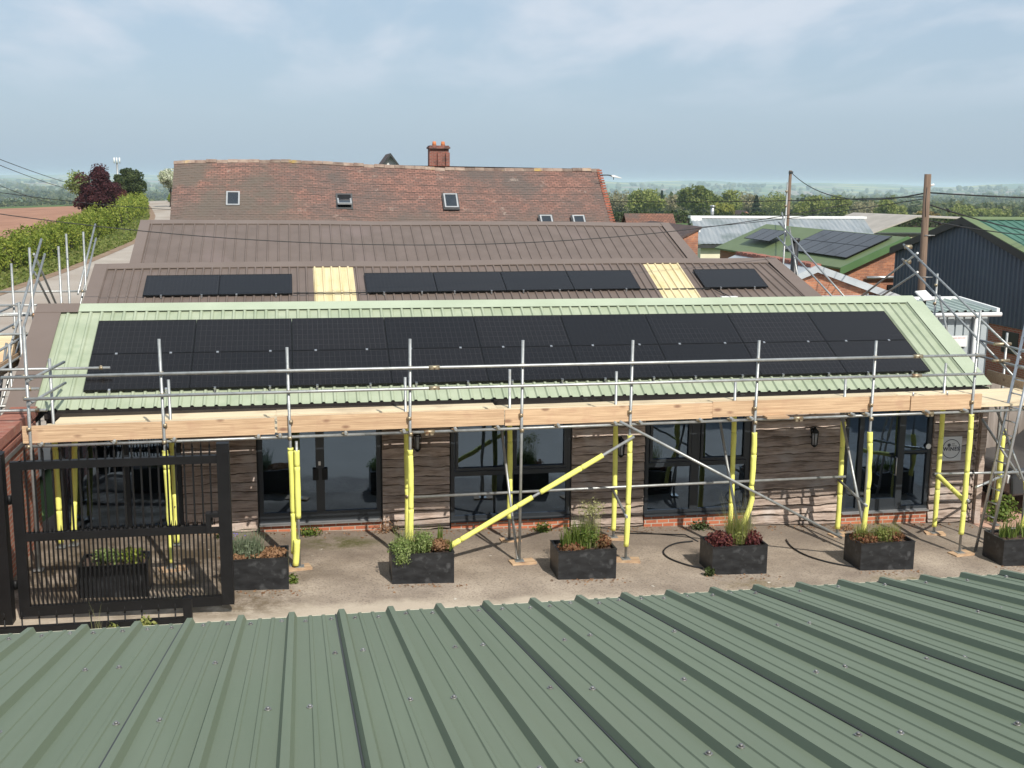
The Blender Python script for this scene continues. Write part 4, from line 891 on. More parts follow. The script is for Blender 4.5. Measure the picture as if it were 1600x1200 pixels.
# ---- gable scaffold on the yard end
SR = thing('scaffold', 'galvanised tube scaffold with sloping rails round the gable end beside the grey cabin', 'scaffold', (17.2,3,-3.0), 'galvanised tube scaffolds round the workshop')
def rail(par, a, c, kind='guard_rail', r=TR): return MB().tube([a, c], r, 10).build(kind, 'galv_tube', par)
XR = 17.2
rail(SR,(XR,4.0,2.22),(XR,-.58,.3)); rail(SR,(XR,4.01,1.89),(XR,-.45,-.1)); rail(SR,(XR+.06,3.48,2.06),(XR+.06,5.99,.81)); rail(SR,(XR+.06,3.42,1.64),(XR+.06,5.05,.9))
rail(SR,(XR,10.9,2.48),(XR,6.3,.6)); rail(SR,(XR,10.96,2.06),(XR,6.7,.45))
for y, z in ((10.56,3.6),(2.6,1.67),(-.02,.72),(5.6,.95)):
    s_ = MB().tube([(XR+.05,y,gz(XR)+.02),(XR+.05,y,z)], TR, 10).build('standard', 'galv_tube', SR)
    for zz in (z-.25, z-.65): coupler(XR+.03, y, zz, s_, 'Z')
rail(SR,(XR+.1,10.4,2.35),(XR+.1,9.3,.3),'brace'); rail(SR,(XR+.08,10.9,2.75),(XR+.08,10.5,2.1),'brace'); rail(SR,(XR+.1,2.55,1.2),(XR+.1,1.4,-.9),'brace')
rail(SR,(XR,.9,.46),(XR,-2.4,.47)); rail(SR,(XR,.75,.14),(XR,-2.4,.12))
for z in (.47,.14):
    m = MB(); m.tube([(XR-.22,-.03,z+.03),(XR+.14,-.03,z+.03)], .034, 8); m.build('coupler', 'coupler', SR)
for y, z in ((3.9,2.17),(3.9,1.83)):
    m = MB(); m.tube([(XR-.02,y,z),(XR+.14,y,z)], .05, 8); m.build('coupler', 'coupler', SR)
m = MB(); m.box(17.12,17.158,-2.3,.35,-.3,-.07); m.build('toe_board', 'timber', SR)
standard(17.02,-.5,-.55,(-2.55,-1.1),par=SR); standard(16.45,-2.1,-.3,(-2.6,-1.7),par=SR, bend=.05)
rail(SR,(16.5,-.9,-.5),(17.1,-1.5,-2.4),'brace'); rail(SR,(16.6,-.4,-.9),(17.2,-.9,-2.0),'brace'); rail(SR,(15.5,-2.05,-1.78),(17.3,-.6,-1.9),'ledger')

# ---- gable scaffold on the lane end
SLN = thing('scaffold', 'galvanised tube scaffold tower of crossing poles between the workshop gable and the lane', 'scaffold', (-1.7,4,-2.4), 'galvanised tube scaffolds round the workshop')
XL = -1.5
rail(SLN,(XL,4.75,2.3),(XL,.4,-.2)); rail(SLN,(XL,4.98,1.98),(XL,.5,-.5)); rail(SLN,(XL-.06,4.27,2.03),(XL-.06,6.15,.78)); rail(SLN,(XL-.06,4.17,1.68),(XL-.06,5.55,.85))
rail(SLN,(XL,11.2,2.36),(XL,8.3,.83)); rail(SLN,(XL,11.2,2.0),(XL,8.5,.55))
for x, y, z in ((-2.5,3.75,2.27),(-2.5,4.55,2.29),(XL,3.49,2.2),(XL,6.23,2.07),(XL,7.15,2.3),(XL,9.26,2.25),(-1.35,1.7,1.32),(-2.6,1.0,.9),(-2.6,-1.0,.6),(-1.5,-.9,.9),(-2.5,6.3,1.7),(-1.25,.4,.75),(-2.2,.3,.55)):
    s_ = MB().tube([(x,y,-2.42),(x+.03,y,z)], TR, 10).build('standard', 'galv_tube', SLN)
    for zz in (.3, -.9): coupler(x, y, zz, s_, 'Z')
for y, z, xa, xb in ((8.6,.87,-3.6,-1.3),(6.2,.8,-3.4,-1.3),(4.4,.82,-3.4,-1.2),(3.4,.9,-3.4,-1.3),(1.7,.75,-3.4,-1.1),(.35,.32,-2.9,.4),(-.9,.2,-2.8,-.5),(-.9,-.15,-2.8,-.4),(.3,-.3,-2.9,-.6)):
    s_ = rail(SLN,(xa,y,z),(xb,y,z),'transom'); coupler(xb-.15, y, z, s_, 'X')
for z, x in ((.35,-2.55),(.75,-2.55),(.3,-1.42),(-.35,-1.42),(.62,-1.42)): rail(SLN,(x,-1.6,z),(x,7.2,z),'ledger')
rail(SLN,(-.38,-2.2,.55),(-.2,-.4,.55),'transom'); rail(SLN,(-.38,-2.2,.2),(-.2,-.4,.2),'transom')
rail(SLN,(-2.5,1.0,-2.3),(-2.5,4.4,.7),'brace'); rail(SLN,(-1.55,-.9,-2.3),(-1.55,1.6,.6),'brace'); rail(SLN,(-2.6,-1.0,.5),(-1.4,.6,-.6),'brace')
for j in range(4): MB().box(-2.45+.23*j,-2.235+.23*j,-.5,3.6,.1,.138).build('deck_board', 'timber', SLN)
MB().box(-1.5,-1.46,-.6,3.2,.14,.36).build('toe_board', 'timber', SLN); MB().box(-2.5,-2.46,.2,3.4,.14,.36).build('toe_board', 'timber', SLN)
MB().box(-2.2,-1.6,2.4,2.8,.14,.62).build('stop_board', 'timber_pale', SLN)

# ================================================================ ladder
LD = thing('ladder', 'aluminium pole ladder leaning up to the deck corner', 'ladder', (15.64,-2.15,-3.02))
u = Vector((.147,.0,1)).normalized()
for y, x in ((-2.0,15.62),(-2.3,15.66)): 
    p = Vector((x,y,-3.015)); m = MB(); q = p+u*4.5; m.tube([p,q], .026, 8); m.build('stile', 'alu', LD)
for k in range(17):
    z = .22+.25*k; a = Vector((15.62,-2.0,-3.015))+u*z; c = Vector((15.66,-2.3,-3.015))+u*z; MB().tube([a,c], .014, 8).build('rung', 'alu', LD)

# ================================================================ planters and their plants
PL = [(.38,1.34,-3.33,'black trough standing behind the closed gate bars'),(2.45,3.37,-3.16,'black trough of lavender next to the gate end post'),(4.94,5.91,-3.04,'black trough with feathery green plants where the yellow brace lands'),
      (7.59,8.55,-3.01,'black trough with the tallest green grass'),(10.21,11.17,-2.94,'black trough with burgundy plants'),(12.88,13.87,-2.89,'black trough with rusty low plants opposite the lantern in plain view'),(15.61,16.62,-2.83,'black trough with sword leaves beside the ladder foot')]
for i, (xa, xb, y, lab) in enumerate(PL):
    g0 = gz(xb)-.01; zt = gz(xa)+.47; t_ = thing('planter', lab, 'planter', ((xa+xb)/2, y+.3, g0), 'black metal trough planters in the yard'); T_ = .018; m = MB()
    m.box(xa,xb,y,y+T_,g0+.02,zt); m.box(xa,xb,y+.6-T_,y+.6,g0+.02,zt); m.box(xa,xa+T_,y+T_,y+.6-T_,g0+.02,zt); m.box(xb-T_,xb,y+T_,y+.6-T_,g0+.02,zt); m.box(xa+.002,xb-.002,y+.002,y+.598,g0+.02,g0+.04)
    for e in ((xa-.006,xb+.006,y-.006,y+.03),(xa-.006,xb+.006,y+.57,y+.606),(xa-.006,xa+.03,y+.03,y+.57),(xb-.03,xb+.006,y+.03,y+.57)): m.box(*e, zt-.004, zt+.012)
    for e in ((xa+.03,y+.05),(xb-.12,y+.05),(xa+.03,y+.47),(xb-.12,y+.47)): m.box(e[0],e[0]+.09,e[1],e[1]+.09,g0,g0+.02)
    m.build('trough', 'trough', t_)
    k = 14; V = []; F = []
    for a in range(k+1):
        for c in range(9): V.append((xa+.018+(xb-xa-.036)*a/k, y+.02+.56*c/8, zt-.05+random.uniform(-.015,.02)+.02*math.sin(a*2)*math.sin(c)))
    for a in range(k):
        for c in range(8): q = a*9+c; F.append((q, q+9, q+10, q+1))
    npmesh('soil', np.array(V), np.array(F), 'soil', t_)
def plant(name, label, c, parts, group=None):
    t_ = thing(name, label, 'plant', c, group)
    for nm, VF, mt in parts: npmesh(nm, VF[0], VF[1], mt, t_)
    return t_
def bush(c, r, n, s, sh=.2): P, O = ball(n, c, r, sh); return quads(P, s, O, .9)
def cat2(*VF):
    V = []; F = []; k = 0
    for v, f in VF: V.append(v); F.append(f+k); k += len(v)
    return np.concatenate(V), np.concatenate(F)
zt = lambda i: gz(PL[i][0])+.45
y0 = lambda i: PL[i][2]+.3
plant('plant','green leafy plant in the trough behind the gate',(.8,y0(0),zt(0)),[('leaves', bush((.75,y0(0),zt(0)+.08),(.26,.22,.14),600,.03),'lightgreen'),('leaves', bush((1.1,y0(0),zt(0)+.08),(.2,.2,.14),400,.03),'hedge')])
plant('lavender_plant','grey green lavender in the trough next to the gate',(2.75,y0(1),zt(1)),[('foliage', cat2(blades((2.75,y0(1),zt(1)),420,.42,.26,.006,.5),bush((2.75,y0(1),zt(1)+.1),(.28,.22,.16),700,.03)),'lav'),('flowers', bush((2.55,y0(1),zt(1)+.34),(.2,.15,.08),26,.018),'violet')])
plant('dead_foliage','brown withered foliage beside the lavender',(3.05,y0(1),zt(1)),[('leaves', cat2(bush((3.08,y0(1),zt(1)+.03),(.3,.24,.06),800,.035),bush((2.6,y0(1)-.12,zt(1)+.03),(.3,.14,.05),500,.035)),'deadleaf')])
plant('feathery_plant','feathery green plant spilling over the trough where the yellow brace lands',(5.25,y0(2),zt(2)),[('foliage', cat2(bush((5.12,y0(2)-.1,zt(2)+.06),(.24,.26,.18),1700,.022),bush((5.45,y0(2)-.05,zt(2)+.14),(.2,.2,.2),1200,.022),bush((5.1,y0(2)-.3,zt(2)-.04),(.16,.1,.12),500,.022),blades((5.3,y0(2),zt(2)),260,.4,.3,.005,.5)),'lightgreen')])
plant('dead_foliage','brown withered foliage at the yellow brace end of that trough',(5.68,y0(2),zt(2)),[('leaves', bush((5.7,y0(2),zt(2)+.07),(.2,.22,.09),900,.032),'deadleaf')])
plant('iris_plant','upright iris leaves at the yellow brace',(5.75,y0(2)+.1,zt(2)),[('leaves', cat2(blades((5.75,y0(2)+.12,zt(2)),22,.4,.08,.014,.12),blades((5.86,y0(2)-.1,zt(2)),30,.22,.07,.008,.3)),'blade')])
plant('grass_plant','tall bright green grass in the middle trough',(8.0,y0(3),zt(3)),[('blades', cat2(blades((8.05,y0(3),zt(3)),300,.46,.2,.009,.38),blades((7.78,y0(3)-.05,zt(3)),70,.38,.1,.013,.2),bush((8.15,y0(3),zt(3)+.2),(.2,.2,.16),900,.03)),'blade')])
plant('seedhead_grass','wispy seed heads rising above the tall bright grass',(8.2,y0(3),zt(3)),[('stems', cat2(blades((8.18,y0(3),zt(3)),120,.82,.2,.003,.3),bush((8.2,y0(3),zt(3)+.62),(.24,.2,.2),420,.022)),'wisp')])
plant('red_plant','low reddish plant along the tall-grass trough rim',(8.1,y0(3),zt(3)),[('leaves', cat2(bush((7.85,y0(3)-.1,zt(3)+.03),(.24,.2,.07),800,.03),bush((8.38,y0(3),zt(3)+.08),(.16,.2,.12),700,.028)),'redleaf')])
plant('burgundy_plant','burgundy leaves at the hose end of the trough by the second window',(10.42,y0(4),zt(4)),[('leaves', bush((10.45,y0(4),zt(4)+.06),(.26,.25,.14),1300,.035),'burg')])
plant('burgundy_plant','burgundy leaves at the lantern end of the trough by the second window',(10.98,y0(4),zt(4)),[('leaves', bush((10.98,y0(4),zt(4)+.07),(.2,.24,.14),1000,.035),'burg')])
plant('grass_plant','yellow green grass between the two burgundy plants',(10.75,y0(4),zt(4)),[('blades', cat2(blades((10.74,y0(4),zt(4)),500,.52,.17,.006,.42),bush((10.74,y0(4),zt(4)+.14),(.2,.2,.16),500,.028)),'yblade'),('stems', blades((10.8,y0(4),zt(4)),90,.9,.24,.003,.35),'wisp')])
plant('rusty_plant','rusty brown low plant in the trough opposite the lantern in plain view',(13.1,y0(5),zt(5)),[('leaves', cat2(bush((13.08,y0(5),zt(5)+.04),(.24,.25,.1),1100,.03),bush((13.6,y0(5),zt(5)+.06),(.22,.22,.1),900,.03)),'redleaf')])
plant('grass_plant','thin yellow green grass among the rusty leaves',(13.35,y0(5),zt(5)),[('blades', cat2(blades((13.05,y0(5),zt(5)),160,.34,.16,.006,.4),blades((13.5,y0(5),zt(5)),260,.3,.24,.005,.5),bush((13.4,y0(5),zt(5)+.1),(.2,.2,.12),500,.025)),'yblade'),('stems', blades((13.3,y0(5),zt(5)),50,.5,.3,.003,.5),'wisp')])
plant('sword_leaf_plant','clump of sword-shaped leaves in the trough beside the ladder',(16.1,y0(6),zt(6)),[('leaves', cat2(blades((15.85,y0(6),zt(6)),60,.31,.18,.013,.5),blades((16.3,y0(6),zt(6)),80,.34,.24,.013,.45)),'blade')])
def weed(x, y, r, n, mt, lab, s=.03, h=.12): plant('weed', lab, (x,y,gz(x)), [('leaves', bush((x,y,gz(x)+h*.6),(r,r*.6,h),n,s), mt)])
weed(3.72,-.5,.24,420,'blade','leafy weed at the wall foot beside the double doors'); weed(2.25,-.6,.16,240,'ivy','small dark weed at the wall foot beside the gate end'); weed(7.9,-.45,.2,300,'blade','leafy weed with pale flowers under the first window')
weed(10.9,-.45,.22,320,'ivy','low weed at the brick plinth under the second window'); weed(3.43,-2.9,.09,160,'blade','bright weed at the lavender trough corner'); weed(10.15,-3.0,.1,200,'ivy','dark weed at the burgundy trough corner'); weed(13.75,-.6,.3,200,'deadleaf','dry weeds at the entrance plinth',.025,.08)
weed(17.35,-.2,.4,700,'blade','clump of nettles at the building corner beyond the sign',.05,.35); weed(5.05,-.4,.3,260,'deadleaf','dry weeds at the boards beside the double doors',.02,.2)
for q, (pts, lab) in enumerate((([(10.5,-1.2),(10.1,-1.3),(9.75,-1.7),(9.72,-2.1),(9.95,-2.5),(10.16,-2.65)],'black hose looping on the concrete beside the burgundy trough'),([(12.3,-1.2),(12.2,-1.6),(12.25,-2.1),(12.5,-2.5),(12.85,-2.75)],'black hose curling on the concrete beside the rusty-leaf trough'))):
    for _ in range(2):
        q_ = [pts[0]]
        for a_, b_ in zip(pts[:-1], pts[1:]): q_ += [(a_[0]*.75+b_[0]*.25, a_[1]*.75+b_[1]*.25), (a_[0]*.25+b_[0]*.75, a_[1]*.25+b_[1]*.75)]
        pts = q_+[pts[-1]]
    P = []
    for i in range(len(pts)*4-3):
        t = i/4; k = min(int(t), len(pts)-2); f = t-k; P.append((pts[k][0]*(1-f)+pts[k+1][0]*f, pts[k][1]*(1-f)+pts[k+1][1]*f, gz(pts[k][0]*(1-f)+pts[k+1][0]*f)+.03))
    tag(MB().tube(P, .014, 8).build('hose', 'black2', o=P[0]), lab, 'hose')
tag(MB().tube([(9.2,-.62,gz(9.2)+.02),(10.5,-.8,gz(10.5)+.02),(10.6,-1.2,gz(10.6)+.02)], .014, 6).build('cable', 'wire', o=(9.2,-.62,-2.7)), 'black cable along the wall foot under the second window', 'cable')

P_ = []
for k_ in range(900):
    if k_ % 3: x = random.uniform(1.6,16.5); y = -.3-abs(random.gauss(0,.16))
    else: q_ = random.choice(PL[1:]); x = random.uniform(q_[0]-.15,q_[1]+.2); y = q_[2]-.02-abs(random.gauss(0,.12))
    P_.append((x,y,gz(x)+.022))
V, F = quads(np.array(P_), .028, np.tile([[0,0,1.0]], (len(P_),1)), .35); tag(npmesh('leaf_litter', V, F, 'deadleaf'), kind='stuff')
# ================================================================ steel gate, posts, spiked fence, brick wall
GT = thing('steel_gate', 'black steel gate with spear-topped bars above and close-set bars below', 'gate', (1.1,-4.1,-2.4))
gy0, gy1 = -4.15, -4.06
m = MB(); m.box(-.13,2.45,gy0,gy1,-.33,-.22); m.box(-.2,2.45,gy0,gy1,-2.4,-2.26); m.box(-.13,2.3,gy0,gy1,-1.33,-1.22); m.box(-.24,-.1,gy0+.004,gy1-.004,-2.4,-.22); m.box(2.45,2.62,-4.18,-4.03,-2.38,-.05)
m.box(2.27,2.46,gy0-.02,gy1+.02,-1.33,-1.27); m.box(2.27,2.46,gy0-.02,gy1+.02,-1.1,-1.04); m.box(2.27,2.34,gy0-.02,gy1+.02,-1.27,-1.1); m.build('gate_frame', 'black', GT)
m = MB()
for k in range(22):
    x = -.05+.1145*k; m.box(x-.012,x+.012,-4.117,-4.093,-1.22,-.1); m.tube([(x,-4.105,-.1),(x,-4.105,-.02)], .014, 4, r2=.002); m.tube([(x,-4.105,-1.22),(x,-4.105,-1.17)], .02, 4, r2=.012)
m.build('upper_bars', 'black', GT)
m = MB()
for k in range(43):
    x = -.05+.058*k; m.box(x-.011,x+.011,-4.116,-4.094,-2.26,-1.33); 
    m.tube([(x,-4.105,-1.22),(x,-4.105,-1.13)], .011, 4, r2=.002)
m.build('lower_bars', 'black', GT)
for z in (-.75,-1.95): MB().tube([(-.28,-4.1,z-.06),(-.28,-4.1,z+.06)], .03, 8).build('hinge', 'black', GT)
for x, y, zt_, w, lab in ((-.4,-4.2,-.08,.1,'tall black steel post carrying the gate hinges at the brick wall'),(2.09,-5.2,-1.87,.055,'short black post ending the spiked rail in front of the gate')):
    m = MB(); m.box(x-w,x+w,y-w,y+w,gz(x)-.1,zt_); m.prism([(x-w-.01,zt_),(x+w+.01,zt_),(x,zt_+.03)], 'Y', y-w-.01, y+w+.01); tag(m.build('gate_post', 'black', o=(x,y,gz(x))), lab, 'post')
FN = thing('spiked_fence', 'low black fence panel with spear points crossing in front of the gate', 'fence', (.6,-5.2,-2.5))
m = MB(); m.box(-3,2.04,-5.24,-5.16,-2.24,-2.13); m.box(-3,2.04,-5.235,-5.165,-2.52,-2.46); m.build('rail', 'black', FN); m = MB()
for k in range(24): x = -2.9+.21*k; m.tube([(x,-5.2,-2.46),(x,-5.2,-2.02)], .011, 5); m.tube([(x,-5.2,-2.02),(x,-5.2,-1.93)], .016, 5, r2=.002)
m.build('bars', 'black', FN)
plant('weed','thin weeds growing along the low spiked fence',(1.0,-5.35,-2.5),[('leaves', cat2(bush((1.15,-5.35,-2.2),(.12,.08,.12),90,.04),bush((1.55,-5.35,-2.15),(.16,.08,.16),160,.035),bush((1.35,-5.35,-2.3),(.2,.08,.1),110,.03)),'yblade'),('stems', blades((1.0,-5.35,-2.5),14,.7,.12,.004,.3),'wisp')])
BW = thing('brick_wall', 'red brick wall with brick-on-edge coping beside the workshop corner', 'wall', (-.88,-3,-2.45))
MB().box(-1.05,-.72,-6,-.3,-2.6,-.35).build('wall_face', 'brick_y', BW); m = MB()
for k in range(70): y = -6+.0815*k; m.box(-1.09,-.68,y,y+.074,-.35,-.2-.003*(k % 3))
m.build('coping', 'coping', BW)
MB().box(-.72,-.68,-5.9,-.5,-.47,-.41).build('drip_course', 'coping', BW); MB().box(-.72,-.69,-5.9,-.5,-.62,-.56).build('conduit', 'alu', BW)

# ================================================================ green roof in front of the viewer
FG = thing('workshop', 'building with a moss green ribbed metal roof spread across the bottom of the view', 'building', (8,-18,-2.8))
m = MB(); fl, fh = (-12.45,.63), (-21.6,.63+9.15*.2115); ribbed(m, -9, 26, .332, 1.853, fl, fh, .036, .036, .07, micro=2)
n = len(m.v); m.v += [(-9,fh[0],fh[1]),(26,fh[0],fh[1]),(26,-31,.6),(-9,-31,.6)]; m.f.append((n,n+1,n+2,n+3)); m.sm.append(False); fr = m.build('roof', 'dgreen', FG)
m = MB()
for k in range(-10, 25): x = 1.853+.332*(3*k)-.04; m.prism([(fl[0],fl[1]),(fh[0],fh[1]),(fh[0],fh[1]+.005),(fl[0],fl[1]+.005)], 'X', x-.004, x+.004)
m.build('sheet_lap', 'darktrim', fr)
m = MB(); m.box(-9,26,-12.52,-12.44,.56,.628); m.build('filler_strip', 'cream', fr)
m = MB(); rs = random.Random(12)
for row, yy in enumerate((-12.62,-13.75,-14.9,-16.0,-17.1)):
    for k in range(-24, 70):
        xr = 1.853+.332*k
        for q in ((.085,.25) if row == 0 else (.09,) if (row+k) % 2 else (.245,)):
            if rs.random() < .12: continue
            x = xr+q+rs.uniform(-.02,.02); y = yy+rs.uniform(-.05,.05); z = .63+(-12.45-y)*.2115+.002; m.tube([(x,y,z),(x,y,z+.004)], .0155, 10); m.tube([(x,y,z+.004),(x,y,z+.013)], .008, 6)
m.build('screw', 'screw', fr)
m = MB(); m.box(-8.8,25.8,-30.8,-30.6,-3.4,.6); m.box(-8.8,25.8,-12.75,-12.6,-3.5,.55); m.box(-8.8,-8.6,-30.6,-12.75,-3.4,.6); m.box(25.6,25.8,-30.6,-12.75,-3.6,.6); m.build('wall', 'greycab', FG)
# ================================================================ buildings to the side
def ribwall(m, axis, at, a0, a1, zf0, zf1, pitch=.2, h=.025, sgn=-1, shape=((0,0),(.5,0),(.6,1),(.9,1))):
    """box-profile wall sheet; zf0/zf1 give bottom/top heights along the wall"""
    pts = []; c = a0
    while c < a1-.001:
        e = min(c+pitch, a1); w = e-c
        for t, o in shape: pts.append((c+w*t, o*h))
        c = e
    pts.append((a1, 0)); k = len(m.v); n = len(pts)
    for p, o in pts:
        for z in (zf0(p), zf1(p)): m.v.append((p, at+sgn*o, z) if axis == 'X' else (at+sgn*o, p, z))
    for i in range(n-1): q = k+2*i; m.f.append((q,q+2,q+3,q+1)); m.sm.append(False)
# navy clad barn with its gable turned to the lane side
NB = thing('navy_barn', 'large dark navy clad barn with a green ridged roof', 'building', (36,18.6,-3.4))
ap, ev, ze = 18.62, 4.85, 1.02; zr = 2.38
prof = lambda y: zr-abs(y-ap)*(zr-ze)/ev-.05
m = MB(); ribwall(m, 'Y', 28, ap-ev, ap+ev, lambda y: -1.28 if y < 17.6 else -3.5, prof, .25, .05)
ribwall(m, 'X', ap-ev, 28, 46, lambda x: -1.28, lambda x: ze-.05); m.build('cladding', 'navy', NB)
m = MB(); m.box(28.05,28.3,ap-ev+.02,17.7,-3.6,-1.27); m.box(28.3,46,ap-ev+.05,ap-ev+.3,-3.6,-1.27); m.build('brick_base', 'brick_y', NB)
m = MB(); m.box(28.02,28.06,15.0,15.9,-2.2,-1.45); w_ = m.build('window', 'darktrim', NB)
m = MB(); ribbed(m, 27.85, 46, .333, .1, (ap-ev-.12,ze-.03), (ap,zr), .035, .04, .08); n = len(m.v); m.v += [(27.85,ap,zr),(46,ap,zr),(46,ap+ev+.12,ze-.03),(27.85,ap+ev+.12,ze-.03)]; m.f.append((n,n+1,n+2,n+3)); m.sm.append(False); rf = m.build('roof', 'barnteal', NB)
m = MB(); m.prism([(ap-ev-.16,ze-.02),(ap,zr+.045),(ap,zr+.05),(ap-ev-.16,ze+.02)], 'X', 27.8, 28.22); m.prism([(ap+ev+.16,ze-.02),(ap,zr+.045),(ap,zr+.05),(ap+ev+.16,ze+.02)], 'X', 27.8, 28.22); m.prism([(ap-.3,zr-.04),(ap,zr+.05),(ap+.3,zr-.04),(ap,zr+.06)], 'X', 27.8, 46); m.build('verge_flashing', 'barngreen', rf)
m = MB(); m.prism([(ap-ev-.16,ze-.28),(ap,zr-.22),(ap+ev+.16,ze-.28),(ap+ev+.16,ze-.02),(ap,zr+.04),(ap-ev-.16,ze-.02)], 'X', 27.78, 27.84); m.build('bargeboard', 'darktrim', rf)
# low green-roofed shed carrying a solar array
GS = thing('green_shed', 'brick shed with a low olive green roof carrying a glossy solar array', 'building', (29.8,33,-3.4))
m = MB(); m.prism([(26.75,-.06),(29.77,1.26),(32.8,-.06),(32.8,.0),(29.77,1.34),(26.75,.02)], 'Y', 25.8, 41); rf = m.build('roof', 'barngreen', GS)
m = MB(); m.prism([(26.7,-.3),(29.77,1.05),(32.85,-.3),(32.85,.03),(29.77,1.38),(26.7,.03)], 'Y', 25.72, 25.8); m.build('bargeboard', pmat('green_trim', (.07,.14,.05), (.085,.16,.06), 2, .5), rf)
m = MB(); m.prism([(27,-3.6),(32.5,-3.6),(32.5,-.1),(29.77,1.1),(27,-.1)], 'Y', 26, 26.25); m.build('gable_wall', 'oldbrick', GS); m = MB(); m.box(27,27.2,26.25,40.8,-3.6,-.05); m.box(32.3,32.5,26.25,40.8,-3.6,-.05); m.box(27.2,32.3,40.6,40.8,-3.6,-.05); m.build('wall', 'oldbrick', GS)
m = MB(); m.box(29.1,30.2,25.93,26.0,-2.6,-.75); m.build('doorway', 'black', GS); tag(MB().tube([(28.0,25.85,-.42),(29.9,25.85,-.4)], .07, 10).build('wall_pipe', 'alu', GS))
sl_ = math.atan2(1.30, 2.97)
AW, AH = 1.1, 1.16
aproto = panel_proto('solar_panel', '', 'solar panels on the olive green shed roof', AW, AH); used = [False]
PR = ['nearest the brick gable','second from the brick gable','third from the brick gable','fourth from the brick gable','fifth from the brick gable','sixth from the brick gable']
def shed_panel(s, y, z, ang, label):
    o = copy_tree(aproto) if used[0] else aproto; used[0] = True; c_, s_ = math.cos(ang), math.sin(ang)
    T = Matrix.Translation((26.81+s*math.cos(sl_), y, z)) @ Matrix(((0,c_,-s_,0),(-1,0,0,0),(0,s_,c_,0),(0,0,0,1)))
    o.matrix_world = T; o['label'] = label; o['group'] = 'solar panels on the olive green shed roof'
for r_, rn in enumerate(('eave','ridge')):
    for c_ in range(6):
        s_ = .62+r_*(AH+.015); shed_panel(s_, 27.7+(AW+.015)*c_, .04+s_*math.sin(sl_)+.12, sl_, 'grey panel on the olive green shed roof, %s row, %s' % (rn, PR[c_]))
for c_ in range(3): shed_panel(.75, 36.4+(AW+.015)*c_, .68, sl_+.04, 'raised tilted panel behind the main olive roof array, '+('nearest the array','middle of three','furthest from the array')[c_])
# small brick outhouse with a galvanised roof right behind the brown roof
OH = thing('brick_outhouse', 'small rough orange brick outhouse under a pale galvanised roof', 'building', (19.4,16,-3.1))
m = MB(); m.prism([(16.3,-.3),(19.43,1.02),(22.9,-.14),(22.9,-.08),(19.43,1.09),(16.3,-.23)], 'Y', 12.9, 19.2); rf = m.build('roof', 'galvroof', OH)
m = MB(); m.prism([(16.3,-.36),(19.43,.88),(22.9,-.3),(22.9,-.07),(19.43,1.1),(16.3,-.2)], 'Y', 12.84, 12.9); m.build('verge_flashing', 'galvroof', rf); m = MB()
for k in range(16): m.box(19.25,19.61,13+.39*k,13.34+.39*k,1.02,1.13+.01*(k % 3))
m.build('ridge_tile', 'coping', rf)
m = MB(); m.prism([(16.7,-3.3),(22.5,-3.3),(22.5,-.1),(19.43,.9),(16.7,-.15)], 'Y', 13, 13.25); m.build('gable_wall', 'oldbrick', OH); m = MB(); m.box(22.25,22.5,13.25,19,-3.3,-.1); m.box(16.7,22.25,18.8,19,-3.3,-.1); m.build('wall', 'oldbrick', OH)
m = MB(); m.prism([(11.3,-.05),(13.1,.1),(13.1,.16),(11.3,.02)], 'X', 17.5, 21.5); m.build('lean_to_roof', 'galvroof', OH)
# mono-pitch brick gable, tiled cottage, grey-roofed shed, pale roof
MP = thing('brick_lean_to', 'narrow orange brick gable under a dark sloping roof beside the brown roof end', 'building', (17.5,22,-3.0))
m = MB(); m.prism([(16.55,-3.2),(18.1,-3.2),(18.1,1.86),(16.55,1.12)], 'Y', 20, 26); m.build('wall', 'oldbrick', MP); m = MB(); m.prism([(16.4,1.06),(18.2,1.92),(18.2,2.0),(16.4,1.14)], 'Y', 19.93, 26.2); rf = m.build('roof', 'slate_dark', MP)
m = MB(); m.box(18.1,18.16,19.95,26.1,1.8,1.95); m.build('gutter', 'white', MP)
CT = thing('tiled_cottage', 'small building showing only its brown tiled roof beyond the barn end', 'building', (20.6,35,-3.1))
m = MB(); m.prism([(32.6,.6),(34,2.0),(35.6,.6),(35.6,.68),(34,2.09),(32.6,.68)], 'X', 19.35, 21.85); m.build('roof', 'tile_small', CT); m = MB(); m.prism([(32.8,-3.2),(35.4,-3.2),(35.4,.6),(34,1.9),(32.8,.6)], 'X', 19.45, 21.75); m.build('wall', 'oldbrick', CT)
def skew(m): m.v = [(q[0]-.22*(56-q[1]), q[1], q[2]) for q in m.v]
GR = thing('grey_shed', 'long shed with a streaky grey roof and cream wall', 'building', (36,56,-3.4))
m = MB(); ribbed(m, 30.6, 43.6, .3, .1, (51.5,-.35), (56,1.25), .02, .08, .2); n = len(m.v); m.v += [(30.6,56,1.25),(43.6,56,1.25),(44.6,60.5,-.35),(30.6,60.5,-.35)]; m.f.append((n,n+1,n+2,n+3)); m.sm.append(False); skew(m); rf = m.build('roof', 'asb', GR)
MB().box(30.5,43.7,55.7,56.3,1.2,1.36).build('ridge_cap', 'white', rf); m = MB(); m.prism([(51.8,-3.6),(60.2,-3.6),(60.2,-.4),(56,1.15),(51.8,-.4)], 'X', 30.8, 43.4); skew(m); m.build('wall', 'cream', GR)
m = MB(); m.prism([(51.4,-.62),(51.62,-.62),(51.62,-.4),(51.4,-.4)], 'X', 30.5, 43.6); skew(m); m.build('gutter', 'darktrim', rf); MB().box(30.45,31.2,55.4,55.7,.85,1.2).build('flood_light', 'white', GR)
MB().tube([(32.4,56.6,1.1),(32.4,56.6,2.0)], .12, 10).build('flue', 'alu', rf); MB().tube([(32.4,56.6,2.0),(32.4,56.6,2.08)], .26, 10, r2=.1).build('flue_cowl', 'alu', rf)
